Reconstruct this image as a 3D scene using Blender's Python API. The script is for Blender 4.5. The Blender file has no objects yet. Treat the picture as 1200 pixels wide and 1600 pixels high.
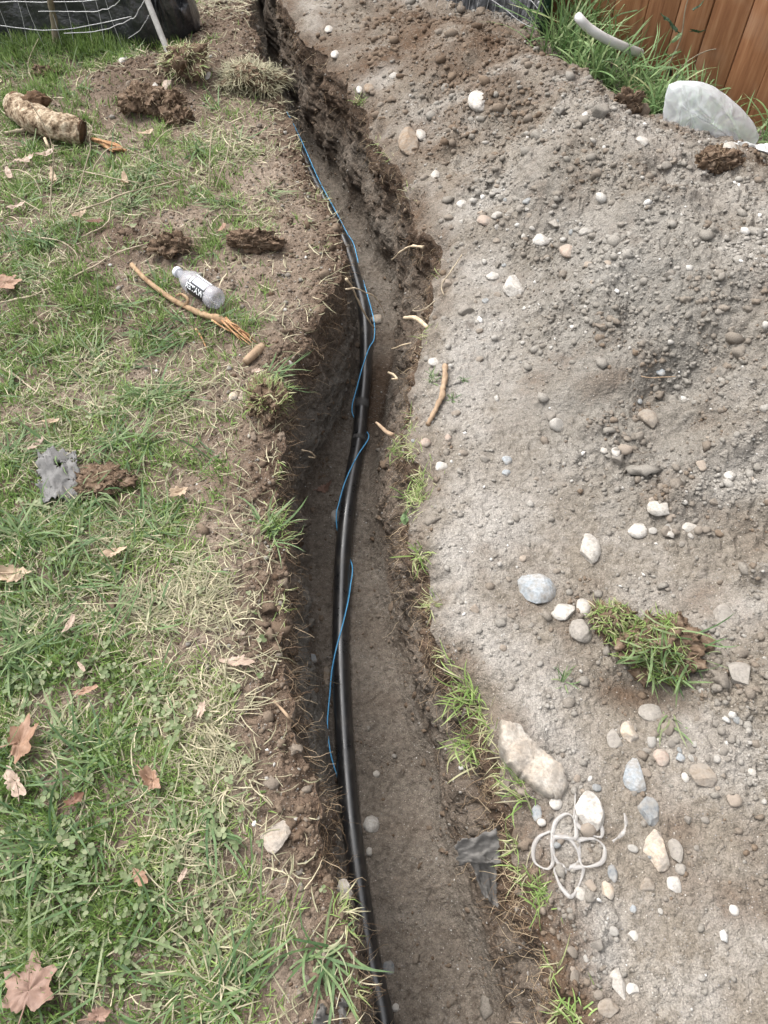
import bpy, math, random
import numpy as np
from mathutils import Vector, Matrix
from mathutils.bvhtree import BVHTree

random.seed(7)
rng = np.random.default_rng(11)
scene = bpy.context.scene
col = scene.collection

# ------------------------------------------------------------------ camera
F = 1155.0                       # focal length in photo pixels (photo 1200 x 1600)
PITCH = math.radians(53.7)
CAMZ = 1.5
cam_data = bpy.data.cameras.new('camera')
cam_data.sensor_fit = 'VERTICAL'
cam_data.sensor_height = 24.0
cam_data.sensor_width = 18.0
cam_data.lens = 24.0 * F / 1600.0
cam_data.clip_start = 0.02
cam_data.clip_end = 500
cam = bpy.data.objects.new('camera', cam_data)
cam.location = (0, 0, CAMZ)
cam.rotation_euler = (math.radians(90) - PITCH, 0, 0)
col.objects.link(cam)
scene.camera = cam

# ------------------------------------------------------------------ sky, sun, exposure
SUN_EL, SUN_AZ = math.radians(59), math.radians(308)     # azimuth from +Y (north) towards +X
world = bpy.data.worlds.new('World')
scene.world = world
world.use_nodes = True
wn = world.node_tree
wn.nodes.clear()
sky = wn.nodes.new('ShaderNodeTexSky')
sky.sky_type = 'NISHITA'
sky.sun_disc = False
sky.sun_elevation = SUN_EL
sky.sun_rotation = SUN_AZ
sky.dust_density = 6.0
sky.air_density = 1.0
sky.ozone_density = 1.0
hsv = wn.nodes.new('ShaderNodeHueSaturation')
hsv.inputs['Saturation'].default_value = 0.18          # a veil of white cloud
bg = wn.nodes.new('ShaderNodeBackground')
bg.inputs['Strength'].default_value = 0.15
wo = wn.nodes.new('ShaderNodeOutputWorld')
wn.links.new(sky.outputs[0], hsv.inputs['Color'])
wn.links.new(hsv.outputs[0], bg.inputs['Color'])
wn.links.new(bg.outputs[0], wo.inputs['Surface'])

sun_d = bpy.data.lights.new('sun', 'SUN')
sun_d.energy = 1.0
sun_d.angle = math.radians(30)
sun_d.color = (1.0, 0.96, 0.9)
sun = bpy.data.objects.new('sun', sun_d)
sd = Vector((math.sin(SUN_AZ) * math.cos(SUN_EL), math.cos(SUN_AZ) * math.cos(SUN_EL), math.sin(SUN_EL)))
sun.rotation_euler = sd.to_track_quat('Z', 'Y').to_euler()
sun.location = sd * 10
col.objects.link(sun)

scene.view_settings.view_transform = 'Standard'
scene.view_settings.look = 'None'
scene.view_settings.gamma = 1.0
scene.view_settings.exposure = 1.25
scene.view_settings.use_curve_mapping = False
scene.render.engine = 'CYCLES'
scene.cycles.max_bounces = 6
scene.cycles.transparent_max_bounces = 12

# ------------------------------------------------------------------ helpers: projection, noise
CP, SP = math.cos(PITCH), math.sin(PITCH)

def ray(px, py):
    cx, cy = (px - 600) / F, (800 - py) / F
    return np.array([cx, CP + cy * SP, -SP + cy * CP])

def G(px, py, z=0.0):
    """a point of the place at height z that the photo shows at (px, py)"""
    d = ray(px, py)
    return d * ((z - CAMZ) / d[2]) + np.array([0, 0, CAMZ])

def GA(pts, z=0.0):
    return np.array([G(p[0], p[1], p[2] if len(p) > 2 else z) for p in pts])

def _hash(i, j, k, seed):
    h = (i.astype(np.int64) * 374761393 + j.astype(np.int64) * 668265263 + k.astype(np.int64) * 2147483647 + seed * 974711) & 0xFFFFFFFF
    h = ((h ^ (h >> 13)) * 1274126177) & 0xFFFFFFFF
    h = ((h ^ (h >> 16)) * 2246822519) & 0xFFFFFFFF
    h = h ^ (h >> 15)
    return (h & 0xFFFFFF) / float(0xFFFFFF)

def vnoise(x, y, z=None, seed=0):
    x = np.asarray(x, float); y = np.asarray(y, float)
    z = np.zeros_like(x) if z is None else np.asarray(z, float)
    xi, yi, zi = np.floor(x), np.floor(y), np.floor(z)
    fx, fy, fz = x - xi, y - yi, z - zi
    fx, fy, fz = [f * f * f * (f * (f * 6 - 15) + 10) for f in (fx, fy, fz)]
    flat = not np.any(z)
    def layer(kz):
        a = _hash(xi, yi, kz, seed); b = _hash(xi + 1, yi, kz, seed)
        c = _hash(xi, yi + 1, kz, seed); d = _hash(xi + 1, yi + 1, kz, seed)
        return (a * (1 - fx) + b * fx) * (1 - fy) + (c * (1 - fx) + d * fx) * fy
    l0 = layer(zi)
    if flat:
        return l0 * 2 - 1
    return (l0 * (1 - fz) + layer(zi + 1) * fz) * 2 - 1

def fbm(x, y, z=None, s=1.0, oct=3, seed=0, gain=0.5):
    a, t, f = 1.0, 0.0, 1.0 / s
    for o in range(oct):
        t = t + a * vnoise(np.asarray(x) * f, np.asarray(y) * f, None if z is None else np.asarray(z) * f, seed + o * 17)
        a *= gain; f *= 2.03
    return t

def clods(x, y, cell, seed, fill=0.6):
    """rounded lumps on a jittered lattice, height in units of the cell size"""
    xi, yi = np.floor(x / cell), np.floor(y / cell)
    out = np.zeros_like(x)
    zz = np.zeros_like(xi)
    for dx in (-1, 0, 1):
        for dy in (-1, 0, 1):
            ci, cj = xi + dx, yi + dy
            jx = _hash(ci, cj, zz, seed); jy = _hash(ci, cj, zz, seed + 1)
            rr = _hash(ci, cj, zz, seed + 2); ok = _hash(ci, cj, zz, seed + 3) < fill
            r = 0.22 + 0.42 * rr
            asp = 0.7 + 0.6 * _hash(ci, cj, zz, seed + 4)
            ddx = (x / cell - ci - jx) * asp; ddy = (y / cell - cj - jy) / asp
            d2 = (ddx * ddx + ddy * ddy) / (r * r)
            h = np.sqrt(np.clip(1 - d2, 0, 1)) * r
            out = np.maximum(out, np.where(ok, h, 0))
    return out

def tps_fit(P, v, smooth=1e-4):
    P = np.asarray(P, float); v = np.asarray(v, float); n = len(P)
    d = np.linalg.norm(P[:, None] - P[None], axis=2)
    K = np.where(d > 0, d * d * np.log(d + 1e-12), 0) + smooth * np.eye(n)
    A = np.zeros((n + 3, n + 3)); A[:n, :n] = K; A[:n, n] = 1; A[:n, n + 1:] = P; A[n, :n] = 1; A[n + 1:, :n] = P.T
    w = np.linalg.solve(A, np.concatenate([v, np.zeros(3)]))
    def ev(x, y):
        sh = x.shape; x = x.ravel(); y = y.ravel()
        r = w[n] + w[n + 1] * x + w[n + 2] * y
        for i in range(n):
            d2 = (x - P[i, 0]) ** 2 + (y - P[i, 1]) ** 2
            r = r + w[i] * 0.5 * d2 * np.log(d2 + 1e-12)
        return r.reshape(sh)
    return ev

def sstep(a, b, x):
    t = np.clip((x - a) / (b - a), 0, 1)
    return t * t * (3 - 2 * t)

# ------------------------------------------------------------------ helpers: materials
def new_mat(name):
    m = bpy.data.materials.new(name); m.use_nodes = True
    nt = m.node_tree; nt.nodes.clear()
    out = nt.nodes.new('ShaderNodeOutputMaterial')
    return m, nt, out

def N(nt, t, **kw):
    n = nt.nodes.new(t)
    for k, v in kw.items():
        if k.startswith('i_'):
            key = k[2:].replace('_', ' ')
            n.inputs[key].default_value = v
        else:
            setattr(n, k, v)
    return n

def mixc(nt, fac, a, b, mode='MIX'):
    n = nt.nodes.new('ShaderNodeMix'); n.data_type = 'RGBA'; n.blend_type = mode
    for sock, v in ((n.inputs[0], fac), (n.inputs[6], a), (n.inputs[7], b)):
        if hasattr(v, 'links'): nt.links.new(v, sock)
        elif isinstance(v, tuple): sock.default_value = (*v, 1) if len(v) == 3 else v
        else: sock.default_value = v
    return n.outputs[2]

def ramp(nt, fac, stops):
    n = nt.nodes.new('ShaderNodeValToRGB'); cr = n.color_ramp
    while len(cr.elements) < len(stops): cr.elements.new(0.5)
    for e, (p, c) in zip(cr.elements, stops):
        e.position = p; e.color = (*c, 1) if len(c) == 3 else c
    nt.links.new(fac, n.inputs[0])
    return n.outputs[0]

def math_n(nt, op, a, b=None, clamp=False):
    n = nt.nodes.new('ShaderNodeMath'); n.operation = op; n.use_clamp = clamp
    for s, v in ((n.inputs[0], a), (n.inputs[1], b)):
        if v is None: continue
        if hasattr(v, 'links'): nt.links.new(v, s)
        else: s.default_value = v
    return n.outputs[0]

def noise(nt, scale, detail=4, rough=0.6, vec=None):
    n = N(nt, 'ShaderNodeTexNoise'); n.inputs['Scale'].default_value = scale
    n.inputs['Detail'].default_value = detail; n.inputs['Roughness'].default_value = rough
    if vec is not None: nt.links.new(vec, n.inputs['Vector'])
    return n.outputs[0]

def g(v): return (v, v, v)

def soil_material(name, mid, dust, dark, clay, bump=0.5):
    m, nt, out = new_mat(name)
    tc = N(nt, 'ShaderNodeTexCoord').outputs['Object']
    at = N(nt, 'ShaderNodeAttribute', attribute_name='mask')
    sep = N(nt, 'ShaderNodeSeparateColor'); nt.links.new(at.outputs['Color'], sep.inputs[0])
    n1 = noise(nt, 9, 3, 0.65, tc); n2 = noise(nt, 60, 3, 0.7, tc); n3 = noise(nt, 330, 1, 0.7, tc)
    def jitter(s, amt):
        a = math_n(nt, 'MULTIPLY', math_n(nt, 'SUBTRACT', math_n(nt, 'ADD', n1, n2), 1.0), amt)
        return math_n(nt, 'ADD', s, a, True)
    c = mixc(nt, jitter(sep.outputs[0], 0.9), mid, dust)
    c = mixc(nt, jitter(sep.outputs[2], 0.5), c, clay)
    c = mixc(nt, jitter(sep.outputs[1], 0.9), c, dark)
    c = mixc(nt, 1.0, c, ramp(nt, n2, [(0.25, g(0.62)), (0.5, g(1.0)), (0.78, g(1.3))]), 'MULTIPLY')
    c = mixc(nt, 1.0, c, ramp(nt, n3, [(0.25, g(0.7)), (0.5, g(1.0)), (0.8, g(1.35))]), 'MULTIPLY')
    # pale grit and tiny stones
    vo = N(nt, 'ShaderNodeTexVoronoi', i_Scale=190.0); nt.links.new(tc, vo.inputs['Vector'])
    grit = math_n(nt, 'LESS_THAN', vo.outputs['Distance'], 0.26)
    sc = N(nt, 'ShaderNodeSeparateColor'); nt.links.new(vo.outputs['Color'], sc.inputs[0])
    few = math_n(nt, 'GREATER_THAN', sc.outputs[0], 0.80)
    gm = math_n(nt, 'MULTIPLY', grit, few)
    gcol = ramp(nt, sc.outputs[1], [(0.0, (0.42, 0.40, 0.37)), (0.5, (0.30, 0.26, 0.21)), (1.0, (0.20, 0.2, 0.21))])
    c = mixc(nt, math_n(nt, 'MULTIPLY', gm, 0.75), c, gcol)
    b = N(nt, 'ShaderNodeBsdfPrincipled'); nt.links.new(c, b.inputs['Base Color'])
    b.inputs['Roughness'].default_value = 0.95
    b.inputs['Specular IOR Level'].default_value = 0.15
    h = math_n(nt, 'ADD', noise(nt, 170, 2, 0.75, tc), math_n(nt, 'MULTIPLY', noise(nt, 55, 1, 0.6, tc), 1.6))
    bp = N(nt, 'ShaderNodeBump'); bp.inputs['Strength'].default_value = bump; bp.inputs['Distance'].default_value = 0.006
    nt.links.new(h, bp.inputs['Height']); nt.links.new(bp.outputs[0], b.inputs['Normal'])
    nt.links.new(b.outputs[0], out.inputs[0])
    return m

def simple_material(name, c1, c2=None, scale=20, rough=0.8, bump=0.0, spec=0.3, bscale=None, stretch=None, c3=None):
    m, nt, out = new_mat(name)
    tc = N(nt, 'ShaderNodeTexCoord').outputs['Object']
    if stretch:
        mp = N(nt, 'ShaderNodeMapping'); mp.inputs['Scale'].default_value = stretch
        nt.links.new(tc, mp.inputs[0]); tc = mp.outputs[0]
    n1 = noise(nt, scale, 6, 0.65, tc)
    stops = [(0.3, c1), (0.7, c2 or c1)]
    if c3: stops = [(0.3, c1), (0.52, c2), (0.72, c3)]
    c = ramp(nt, n1, stops)
    b = N(nt, 'ShaderNodeBsdfPrincipled'); nt.links.new(c, b.inputs['Base Color'])
    b.inputs['Roughness'].default_value = rough; b.inputs['Specular IOR Level'].default_value = spec
    if bump:
        bp = N(nt, 'ShaderNodeBump'); bp.inputs['Strength'].default_value = bump; bp.inputs['Distance'].default_value = 0.004
        nt.links.new(noise(nt, bscale or scale * 3, 5, 0.7, tc), bp.inputs['Height'])
        nt.links.new(bp.outputs[0], b.inputs['Normal'])
    nt.links.new(b.outputs[0], out.inputs[0])
    return m

def blade_material(name, stops, trans=0.3):
    """grass: each blade carries its own 'tone' value"""
    m, nt, out = new_mat(name)
    at = N(nt, 'ShaderNodeAttribute', attribute_name='tone')
    c = ramp(nt, at.outputs['Fac'], stops)
    n1 = noise(nt, 90, 2, 0.5, N(nt, 'ShaderNodeTexCoord').outputs['Object'])
    c = mixc(nt, 1.0, c, ramp(nt, n1, [(0.3, g(0.8)), (0.7, g(1.2))]), 'MULTIPLY')
    b = N(nt, 'ShaderNodeBsdfPrincipled'); nt.links.new(c, b.inputs['Base Color'])
    b.inputs['Roughness'].default_value = 0.55; b.inputs['Specular IOR Level'].default_value = 0.3
    t = N(nt, 'ShaderNodeBsdfTranslucent'); nt.links.new(c, t.inputs['Color'])
    mx = N(nt, 'ShaderNodeMixShader'); mx.inputs[0].default_value = trans
    nt.links.new(b.outputs[0], mx.inputs[1]); nt.links.new(t.outputs[0], mx.inputs[2])
    nt.links.new(mx.outputs[0], out.inputs[0])
    return m

def film_material(name, colr, clear, rough=0.25):
    m, nt, out = new_mat(name)
    b = N(nt, 'ShaderNodeBsdfPrincipled'); b.inputs['Base Color'].default_value = (*colr, 1)
    b.inputs['Roughness'].default_value = rough; b.inputs['Specular IOR Level'].default_value = 0.6
    t = N(nt, 'ShaderNodeBsdfTransparent'); t.inputs[0].default_value = (0.95, 0.96, 0.97, 1)
    mx = N(nt, 'ShaderNodeMixShader'); mx.inputs[0].default_value = clear
    nt.links.new(b.outputs[0], mx.inputs[1]); nt.links.new(t.outputs[0], mx.inputs[2])
    nt.links.new(mx.outputs[0], out.inputs[0])
    return m

M = {}
M['soil_lawn'] = soil_material('lawn soil', (0.160, 0.122, 0.092), (0.25, 0.205, 0.163), (0.090, 0.062, 0.044), (0.2, 0.17, 0.14), 0.9)
M['soil_trench'] = soil_material('trench soil', (0.140, 0.115, 0.092), (0.26, 0.228, 0.194), (0.092, 0.064, 0.045), (0.205, 0.194, 0.174), 1.0)
M['soil_heap'] = soil_material('dug soil', (0.172, 0.148, 0.120), (0.292, 0.273, 0.248), (0.088, 0.058, 0.038), (0.172, 0.163, 0.147), 1.0)

# ------------------------------------------------------------------ helpers: meshes and objects
def mesh_data(name, verts, faces, mat, smooth=True, attrs=None, colors=None):
    """faces: an (n,3) or (n,4) array, or a list of such arrays"""
    verts = np.asarray(verts, np.float32).reshape(-1, 3)
    fl = faces if isinstance(faces, list) else [faces]
    fl = [np.asarray(f, np.int32) for f in fl if len(f)]
    me = bpy.data.meshes.new(name)
    me.vertices.add(len(verts)); me.vertices.foreach_set('co', verts.ravel())
    loops = np.concatenate([f.ravel() for f in fl])
    sizes = np.concatenate([np.full(len(f), f.shape[1], np.int32) for f in fl])
    starts = np.concatenate([[0], np.cumsum(sizes)[:-1]]).astype(np.int32)
    me.loops.add(len(loops)); me.loops.foreach_set('vertex_index', loops)
    me.polygons.add(len(sizes)); me.polygons.foreach_set('loop_start', starts)
    me.polygons.foreach_set('loop_total', sizes)
    me.update(calc_edges=True)
    if smooth:
        me.polygons.foreach_set('use_smooth', np.ones(len(sizes), bool))
    if attrs:
        for k, v in attrs.items():
            a = me.attributes.new(k, 'FLOAT', 'POINT'); a.data.foreach_set('value', np.asarray(v, np.float32))
    if colors:
        for k, v in colors.items():
            a = me.attributes.new(k, 'FLOAT_COLOR', 'POINT')
            v = np.asarray(v, np.float32)
            if v.shape[1] == 3: v = np.hstack([v, np.ones((len(v), 1), np.float32)])
            a.data.foreach_set('color', v.ravel())
    if mat is not None: me.materials.append(mat)
    return me

def link(name, me, parent=None, loc=None, rot=None):
    o = bpy.data.objects.new(name, me); col.objects.link(o)
    if parent is not None: o.parent = parent
    if loc is not None: o.location = tuple(float(v) for v in loc)
    if rot is not None: o.rotation_euler = rot
    return o

def obj(name, verts, faces, mat, parent=None, smooth=True, loc=None, rot=None, attrs=None, colors=None):
    return link(name, mesh_data(name, verts, faces, mat, smooth, attrs, colors), parent, loc, rot)

def tag(o, label=None, cat=None, group=None, kind=None):
    if label: o['label'] = label
    if cat: o['category'] = cat
    if group: o['group'] = group
    if kind: o['kind'] = kind
    return o

def empty(name, loc, label, cat, group=None, rotz=0.0):
    o = bpy.data.objects.new(name, None); o.empty_display_size = 0.05
    col.objects.link(o); o.location = tuple(float(v) for v in loc); o.rotation_euler = (0, 0, rotz)
    return tag(o, label, cat, group)

def centred(verts):
    """shift world verts so that the origin sits at the base centre"""
    v = np.asarray(verts, float)
    c = np.array([v[:, 0].mean(), v[:, 1].mean(), v[:, 2].min()])
    return v - c, c

def grid_faces(nr, nc, off=0, wrap=False):
    i = np.arange(nr - 1)[:, None]; j = np.arange(nc if wrap else nc - 1)[None]
    a = i * nc + j; b = i * nc + (j + 1) % nc
    return (np.stack([a, b, b + nc, a + nc], -1).reshape(-1, 4) + off)

def smooth_path(pts, n, rough=0.0):
    """Catmull-Rom through the points, n samples"""
    P = np.asarray(pts, float)
    if len(P) == 2:
        t = np.linspace(0, 1, n)[:, None]; R = P[0] * (1 - t) + P[1] * t
    else:
        Q = np.vstack([2 * P[0] - P[1], P, 2 * P[-1] - P[-2]])
        s = np.linspace(0, len(P) - 1 - 1e-9, n); k = s.astype(int); t = (s - k)[:, None]
        p0, p1, p2, p3 = Q[k], Q[k + 1], Q[k + 2], Q[k + 3]
        R = 0.5 * (2 * p1 + (p2 - p0) * t + (2 * p0 - 5 * p1 + 4 * p2 - p3) * t * t + (3 * p1 - p0 - 3 * p2 + p3) * t ** 3)
    if rough:
        R = R + np.cumsum(rng.normal(0, rough, R.shape), 0) * np.sin(np.linspace(0, np.pi, n))[:, None]
    return R

def tube(path, rad, sides=6, caps=True, lump=0.0, seed=0):
    P = np.asarray(path, float); n = len(P)
    rad = np.broadcast_to(np.asarray(rad, float), (n,))
    T = np.gradient(P, axis=0); T /= np.linalg.norm(T, axis=1, keepdims=True) + 1e-12
    u = np.cross(T[0], [0.3, 0.2, 0.93]); u /= np.linalg.norm(u) + 1e-12
    V = np.zeros((n, sides, 3)); a = np.linspace(0, 2 * np.pi, sides, endpoint=False)
    for i in range(n):
        u = u - T[i] * np.dot(u, T[i]); u /= np.linalg.norm(u) + 1e-12
        w = np.cross(T[i], u)
        r = rad[i] * (1 + (lump * (vnoise(a * 1.3 + seed, np.full(sides, i * 0.6)) if lump else 0)))
        V[i] = P[i] + (np.cos(a) * r)[:, None] * u + (np.sin(a) * r)[:, None] * w
    V = V.reshape(-1, 3); f = [grid_faces(n, sides, 0, True)]
    if caps:
        V = np.vstack([V, P[:1], P[-1:]]); j = np.arange(sides)
        c0, c1 = n * sides, n * sides + 1
        f.append(np.stack([np.full(sides, c0), (j + 1) % sides, j], 1))
        f.append(np.stack([np.full(sides, c1), (n - 1) * sides + j, (n - 1) * sides + (j + 1) % sides], 1))
    return V, f

def join(parts):
    """parts: list of (verts, faces or list of faces) -> one pair"""
    vs, q, t, off = [], [], [], 0
    for v, f in parts:
        for ff in (f if isinstance(f, list) else [f]):
            ff = np.asarray(ff)
            if not len(ff): continue
            (q if ff.shape[1] == 4 else t).append(ff + off)
        vs.append(np.asarray(v, float)); off += len(v)
    out = []
    if q: out.append(np.vstack(q))
    if t: out.append(np.vstack(t))
    return np.vstack(vs), out

def ico(sub):
    p = (1 + 5 ** 0.5) / 2
    v = [(-1, p, 0), (1, p, 0), (-1, -p, 0), (1, -p, 0), (0, -1, p), (0, 1, p), (0, -1, -p), (0, 1, -p), (p, 0, -1), (p, 0, 1), (-p, 0, -1), (-p, 0, 1)]
    f = [(0, 11, 5), (0, 5, 1), (0, 1, 7), (0, 7, 10), (0, 10, 11), (1, 5, 9), (5, 11, 4), (11, 10, 2), (10, 7, 6), (7, 1, 8), (3, 9, 4), (3, 4, 2), (3, 2, 6), (3, 6, 8), (3, 8, 9), (4, 9, 5), (2, 4, 11), (6, 2, 10), (8, 6, 7), (9, 8, 1)]
    v = [np.array(a, float) / np.linalg.norm(a) for a in v]
    for _ in range(sub):
        cache, nf = {}, []
        def mid(a, b):
            k = (min(a, b), max(a, b))
            if k not in cache:
                m = v[a] + v[b]; v.append(m / np.linalg.norm(m)); cache[k] = len(v) - 1
            return cache[k]
        for a, b, c in f:
            x, y, z = mid(a, b), mid(b, c), mid(c, a)
            nf += [(a, x, z), (b, y, x), (c, z, y), (x, y, z)]
        f = nf
    return np.array(v), np.array(f, np.int32)
ICO = {s: ico(s) for s in (0, 1, 2, 3, 4, 5)}

def rot_mats(az, tilt=None, roll=None):
    n = len(az); ca, sa = np.cos(az), np.sin(az)
    R = np.zeros((n, 3, 3)); R[:, 0, 0] = ca; R[:, 0, 1] = -sa; R[:, 1, 0] = sa; R[:, 1, 1] = ca; R[:, 2, 2] = 1
    if tilt is not None:
        c, s = np.cos(tilt), np.sin(tilt)
        X = np.zeros((n, 3, 3)); X[:, 0, 0] = 1; X[:, 1, 1] = c; X[:, 1, 2] = -s; X[:, 2, 1] = s; X[:, 2, 2] = c
        R = R @ X
    if roll is not None:
        c, s = np.cos(roll), np.sin(roll)
        Z = np.zeros((n, 3, 3)); Z[:, 2, 2] = 1; Z[:, 0, 0] = c; Z[:, 0, 1] = -s; Z[:, 1, 0] = s; Z[:, 1, 1] = c
        R = R @ Z
    return R

def blades(pos, az, length, width, lean, curl, segs=3, side=0.0):
    """ribbons: lean = angle from upright at the root, curl = further bend to the tip"""
    n = len(pos); pos = np.asarray(pos, float)
    ts = np.linspace(0, 1, segs + 1)
    ang = lean[:, None] + curl[:, None] * ts[None]
    step = (length / segs)[:, None]
    fx = np.concatenate([np.zeros((n, 1)), np.cumsum(np.sin(ang[:, :-1] + ang[:, 1:]) * 0 + np.sin((ang[:, :-1] + ang[:, 1:]) / 2) * step, 1)], 1)
    fz = np.concatenate([np.zeros((n, 1)), np.cumsum(np.cos((ang[:, :-1] + ang[:, 1:]) / 2) * step, 1)], 1)
    a2 = az[:, None] + (side[:, None] * ts[None] if np.ndim(side) else 0)
    cx = pos[:, 0:1] + fx * np.cos(a2); cy = pos[:, 1:2] + fx * np.sin(a2); cz = pos[:, 2:3] + fz
    w = (width[:, None] * 0.5) * np.array([0.8] + [1.0] * (segs - 1) + [0.0])[None] * (1 - 0.35 * ts[None] ** 2)
    tw = rng.uniform(-0.6, 0.6, n)[:, None] * (0.4 + ts[None])
    lx = -np.sin(a2) * np.cos(tw); ly = np.cos(a2) * np.cos(tw); lz = np.sin(tw)
    L = np.stack([cx - lx * w, cy - ly * w, cz - lz * w], -1)[:, :segs]
    R_ = np.stack([cx + lx * w, cy + ly * w, cz + lz * w], -1)[:, :segs]
    tip = np.stack([cx[:, -1], cy[:, -1], cz[:, -1]], -1)[:, None]
    V = np.concatenate([np.stack([L, R_], 2).reshape(n, segs * 2, 3), tip], 1)
    k = segs * 2 + 1; base = (np.arange(n) * k)[:, None]
    quads = np.concatenate([base + np.array([[2 * s, 2 * s + 1, 2 * s + 3, 2 * s + 2]]) for s in range(segs - 1)], 0) if segs > 1 else np.zeros((0, 4), int)
    tris = base + np.array([[2 * segs - 2, 2 * segs - 1, 2 * segs]])
    return V.reshape(-1, 3), [quads, tris], k

def scatter(base_v, base_f, pos, scl, R):
    """copies of one small shape joined into one mesh"""
    n, k = len(pos), len(base_v)
    V = np.einsum('nij,nkj->nki', R, base_v[None] * scl[:, None]) + pos[:, None]
    Fc = (base_f[None] + (np.arange(n) * k)[:, None, None]).reshape(-1, base_f.shape[1])
    return V.reshape(-1, 3), Fc, k

# ================================================================== the ground
def ypoly(pts, z=0.0):
    P = GA(pts, z); o = np.argsort(P[:, 1]); return P[o, 1], P[o, 0]

LIP_L = [(575, 1740), (560, 1600), (548, 1500), (528, 1400), (508, 1300), (490, 1200), (472, 1120), (452, 1040), (436, 960), (446, 880), (440, 830),
         (424, 760), (432, 700), (444, 650), (436, 610), (440, 585), (470, 545), (500, 500), (528, 450), (542, 405), (540, 380), (508, 310), (478, 250), (458, 200),
         (442, 170), (424, 130), (408, 90), (396, 45), (388, 0), (376, -60)]
LIP_R = [(945, 1740), (905, 1600), (872, 1500), (838, 1400), (806, 1300), (778, 1210), (748, 1120), (712, 1050), (692, 980), (668, 900), (644, 840), (664, 770),
         (640, 715), (622, 670), (640, 620), (645, 560), (662, 490), (682, 430), (690, 385), (650, 330), (622, 275), (598, 225), (572, 175), (548, 135),
         (506, 95), (478, 60), (455, 25), (440, 0), (420, -60)]
DEPTH = 0.54
FLO_L = [(590, 1740), (567, 1600), (553, 1500), (540, 1400), (528, 1300), (516, 1200), (502, 1110), (484, 1000), (470, 900), (456, 820), (462, 775), (500, 715),
         (540, 640), (548, 580), (552, 520), (552, 480), (545, 440)]
FLO_R = [(845, 1740), (800, 1600), (770, 1520), (730, 1420), (700, 1300), (676, 1180), (655, 1090), (622, 1000), (605, 900), (592, 800), (598, 720), (604, 640),
         (618, 560), (632, 490), (628, 430), (600, 370), (566, 300), (535, 250), (505, 195), (470, 135), (438, 85), (418, 40), (402, 0), (385, -50)]

def ext(ys, xs, y):
    """interpolate; beyond the ends go on along the end direction for a little while"""
    lo = xs[0] + (xs[1] - xs[0]) / (ys[1] - ys[0]) * np.clip(y - ys[0], -0.3, 0)
    hi = (xs[-1] - xs[-4]) / (ys[-1] - ys[-4]) * np.clip(y - ys[-1], 0, 1.6)
    return np.where(y < ys[0], lo, np.interp(y, ys, xs) + hi)

yl, xl = ypoly(LIP_L); yr, xr = ypoly(LIP_R)
fl = GA(FLO_L, -DEPTH); fr = GA(FLO_R, -DEPTH)
far = np.linspace(fl[-1, 1] + 0.15, 4.9, 9)
fr_o = np.argsort(fr[:, 1]); fry, frx = fr[fr_o, 1], fr[fr_o, 0]
fl = np.vstack([fl, np.stack([ext(fry, frx, far) - 0.27, far, far * 0], 1)])
fl_o = np.argsort(fl[:, 1]); fly, flx = fl[fl_o, 1], fl[fl_o, 0]

py_rows = np.concatenate([np.arange(1800, -62, -3.2)])
rows_y = np.array([G(600, p)[1] for p in py_rows])
rows_y = np.concatenate([np.array([-40., -12, -5, -2.2, -1.1, -0.6, -0.35, -0.22]), rows_y, rows_y[-1] + np.array([0.05, .12, .22, .4, .7, 1.2, 2, 3.5, 6, 12, 25, 60])])
NR = len(rows_y)
row_mm = np.interp(rows_y, [0.0, 1.1, 2.0, 3.4, 4.4], [1.1, 1.61, 2.07, 2.8, 3.3]) / 1000.0   # metres per photo pixel

def lipnoise(y, s):
    return 0.022 * fbm(y, y * 0 + s, None, 0.16, 3, 5) + 0.007 * fbm(y, y * 0 + s, None, 0.03, 2, 9)
XL = ext(yl, xl, rows_y) + lipnoise(rows_y, 1.5)
XR = ext(yr, xr, rows_y) + lipnoise(rows_y, 7.5)
XFL = np.maximum(ext(fly, flx, rows_y), XL + 0.012) + 0.008 * fbm(rows_y, rows_y * 0 + 3, None, 0.12, 2, 21)
XFR = np.minimum(ext(fry, frx, rows_y), XR - 0.02) + 0.008 * fbm(rows_y, rows_y * 0 + 4, None, 0.12, 2, 22)
XFR = np.maximum(XFR, XFL + 0.1)

NL, NW, NF, NRT = 280, 60, 52, 372
# ---- left of the trench: columns run from the far left to the lip
xe = (-200 - 600) * row_mm                                   # a little beyond the frame's left edge
t = np.linspace(0, 1, NL)
outer = np.array([-60, -25, -12, -8, -6, -5.0])
Xl = np.minimum(xe, XL - 0.3)[:, None] * (1 - t[None]) + XL[:, None] * t[None]
mid_l = Xl[:, :1] - 1.25 * np.linspace(1, 0, 31)[None, :-1] ** 1.6
Xl = np.hstack([np.broadcast_to(outer[None], (NR, len(outer))), mid_l, Xl])
Yl = np.broadcast_to(rows_y[:, None], Xl.shape).copy()
# ---- right
xe2 = (1420 - 600) * row_mm
outer2 = np.array([5.0, 6.5, 9, 15, 28, 60])
t2 = np.linspace(0, 1, NRT)
Xr = XR[:, None] * (1 - t2[None]) + np.maximum(xe2, XR + 0.5)[:, None] * t2[None]
mid_r = Xr[:, -1:] + 1.4 * np.linspace(0, 1, 45)[None, 1:] ** 1.5
Xr = np.hstack([Xr, mid_r, np.broadcast_to(outer2[None], (NR, len(outer2)))])
Yr = np.broadcast_to(rows_y[:, None], Xr.shape).copy()

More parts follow.
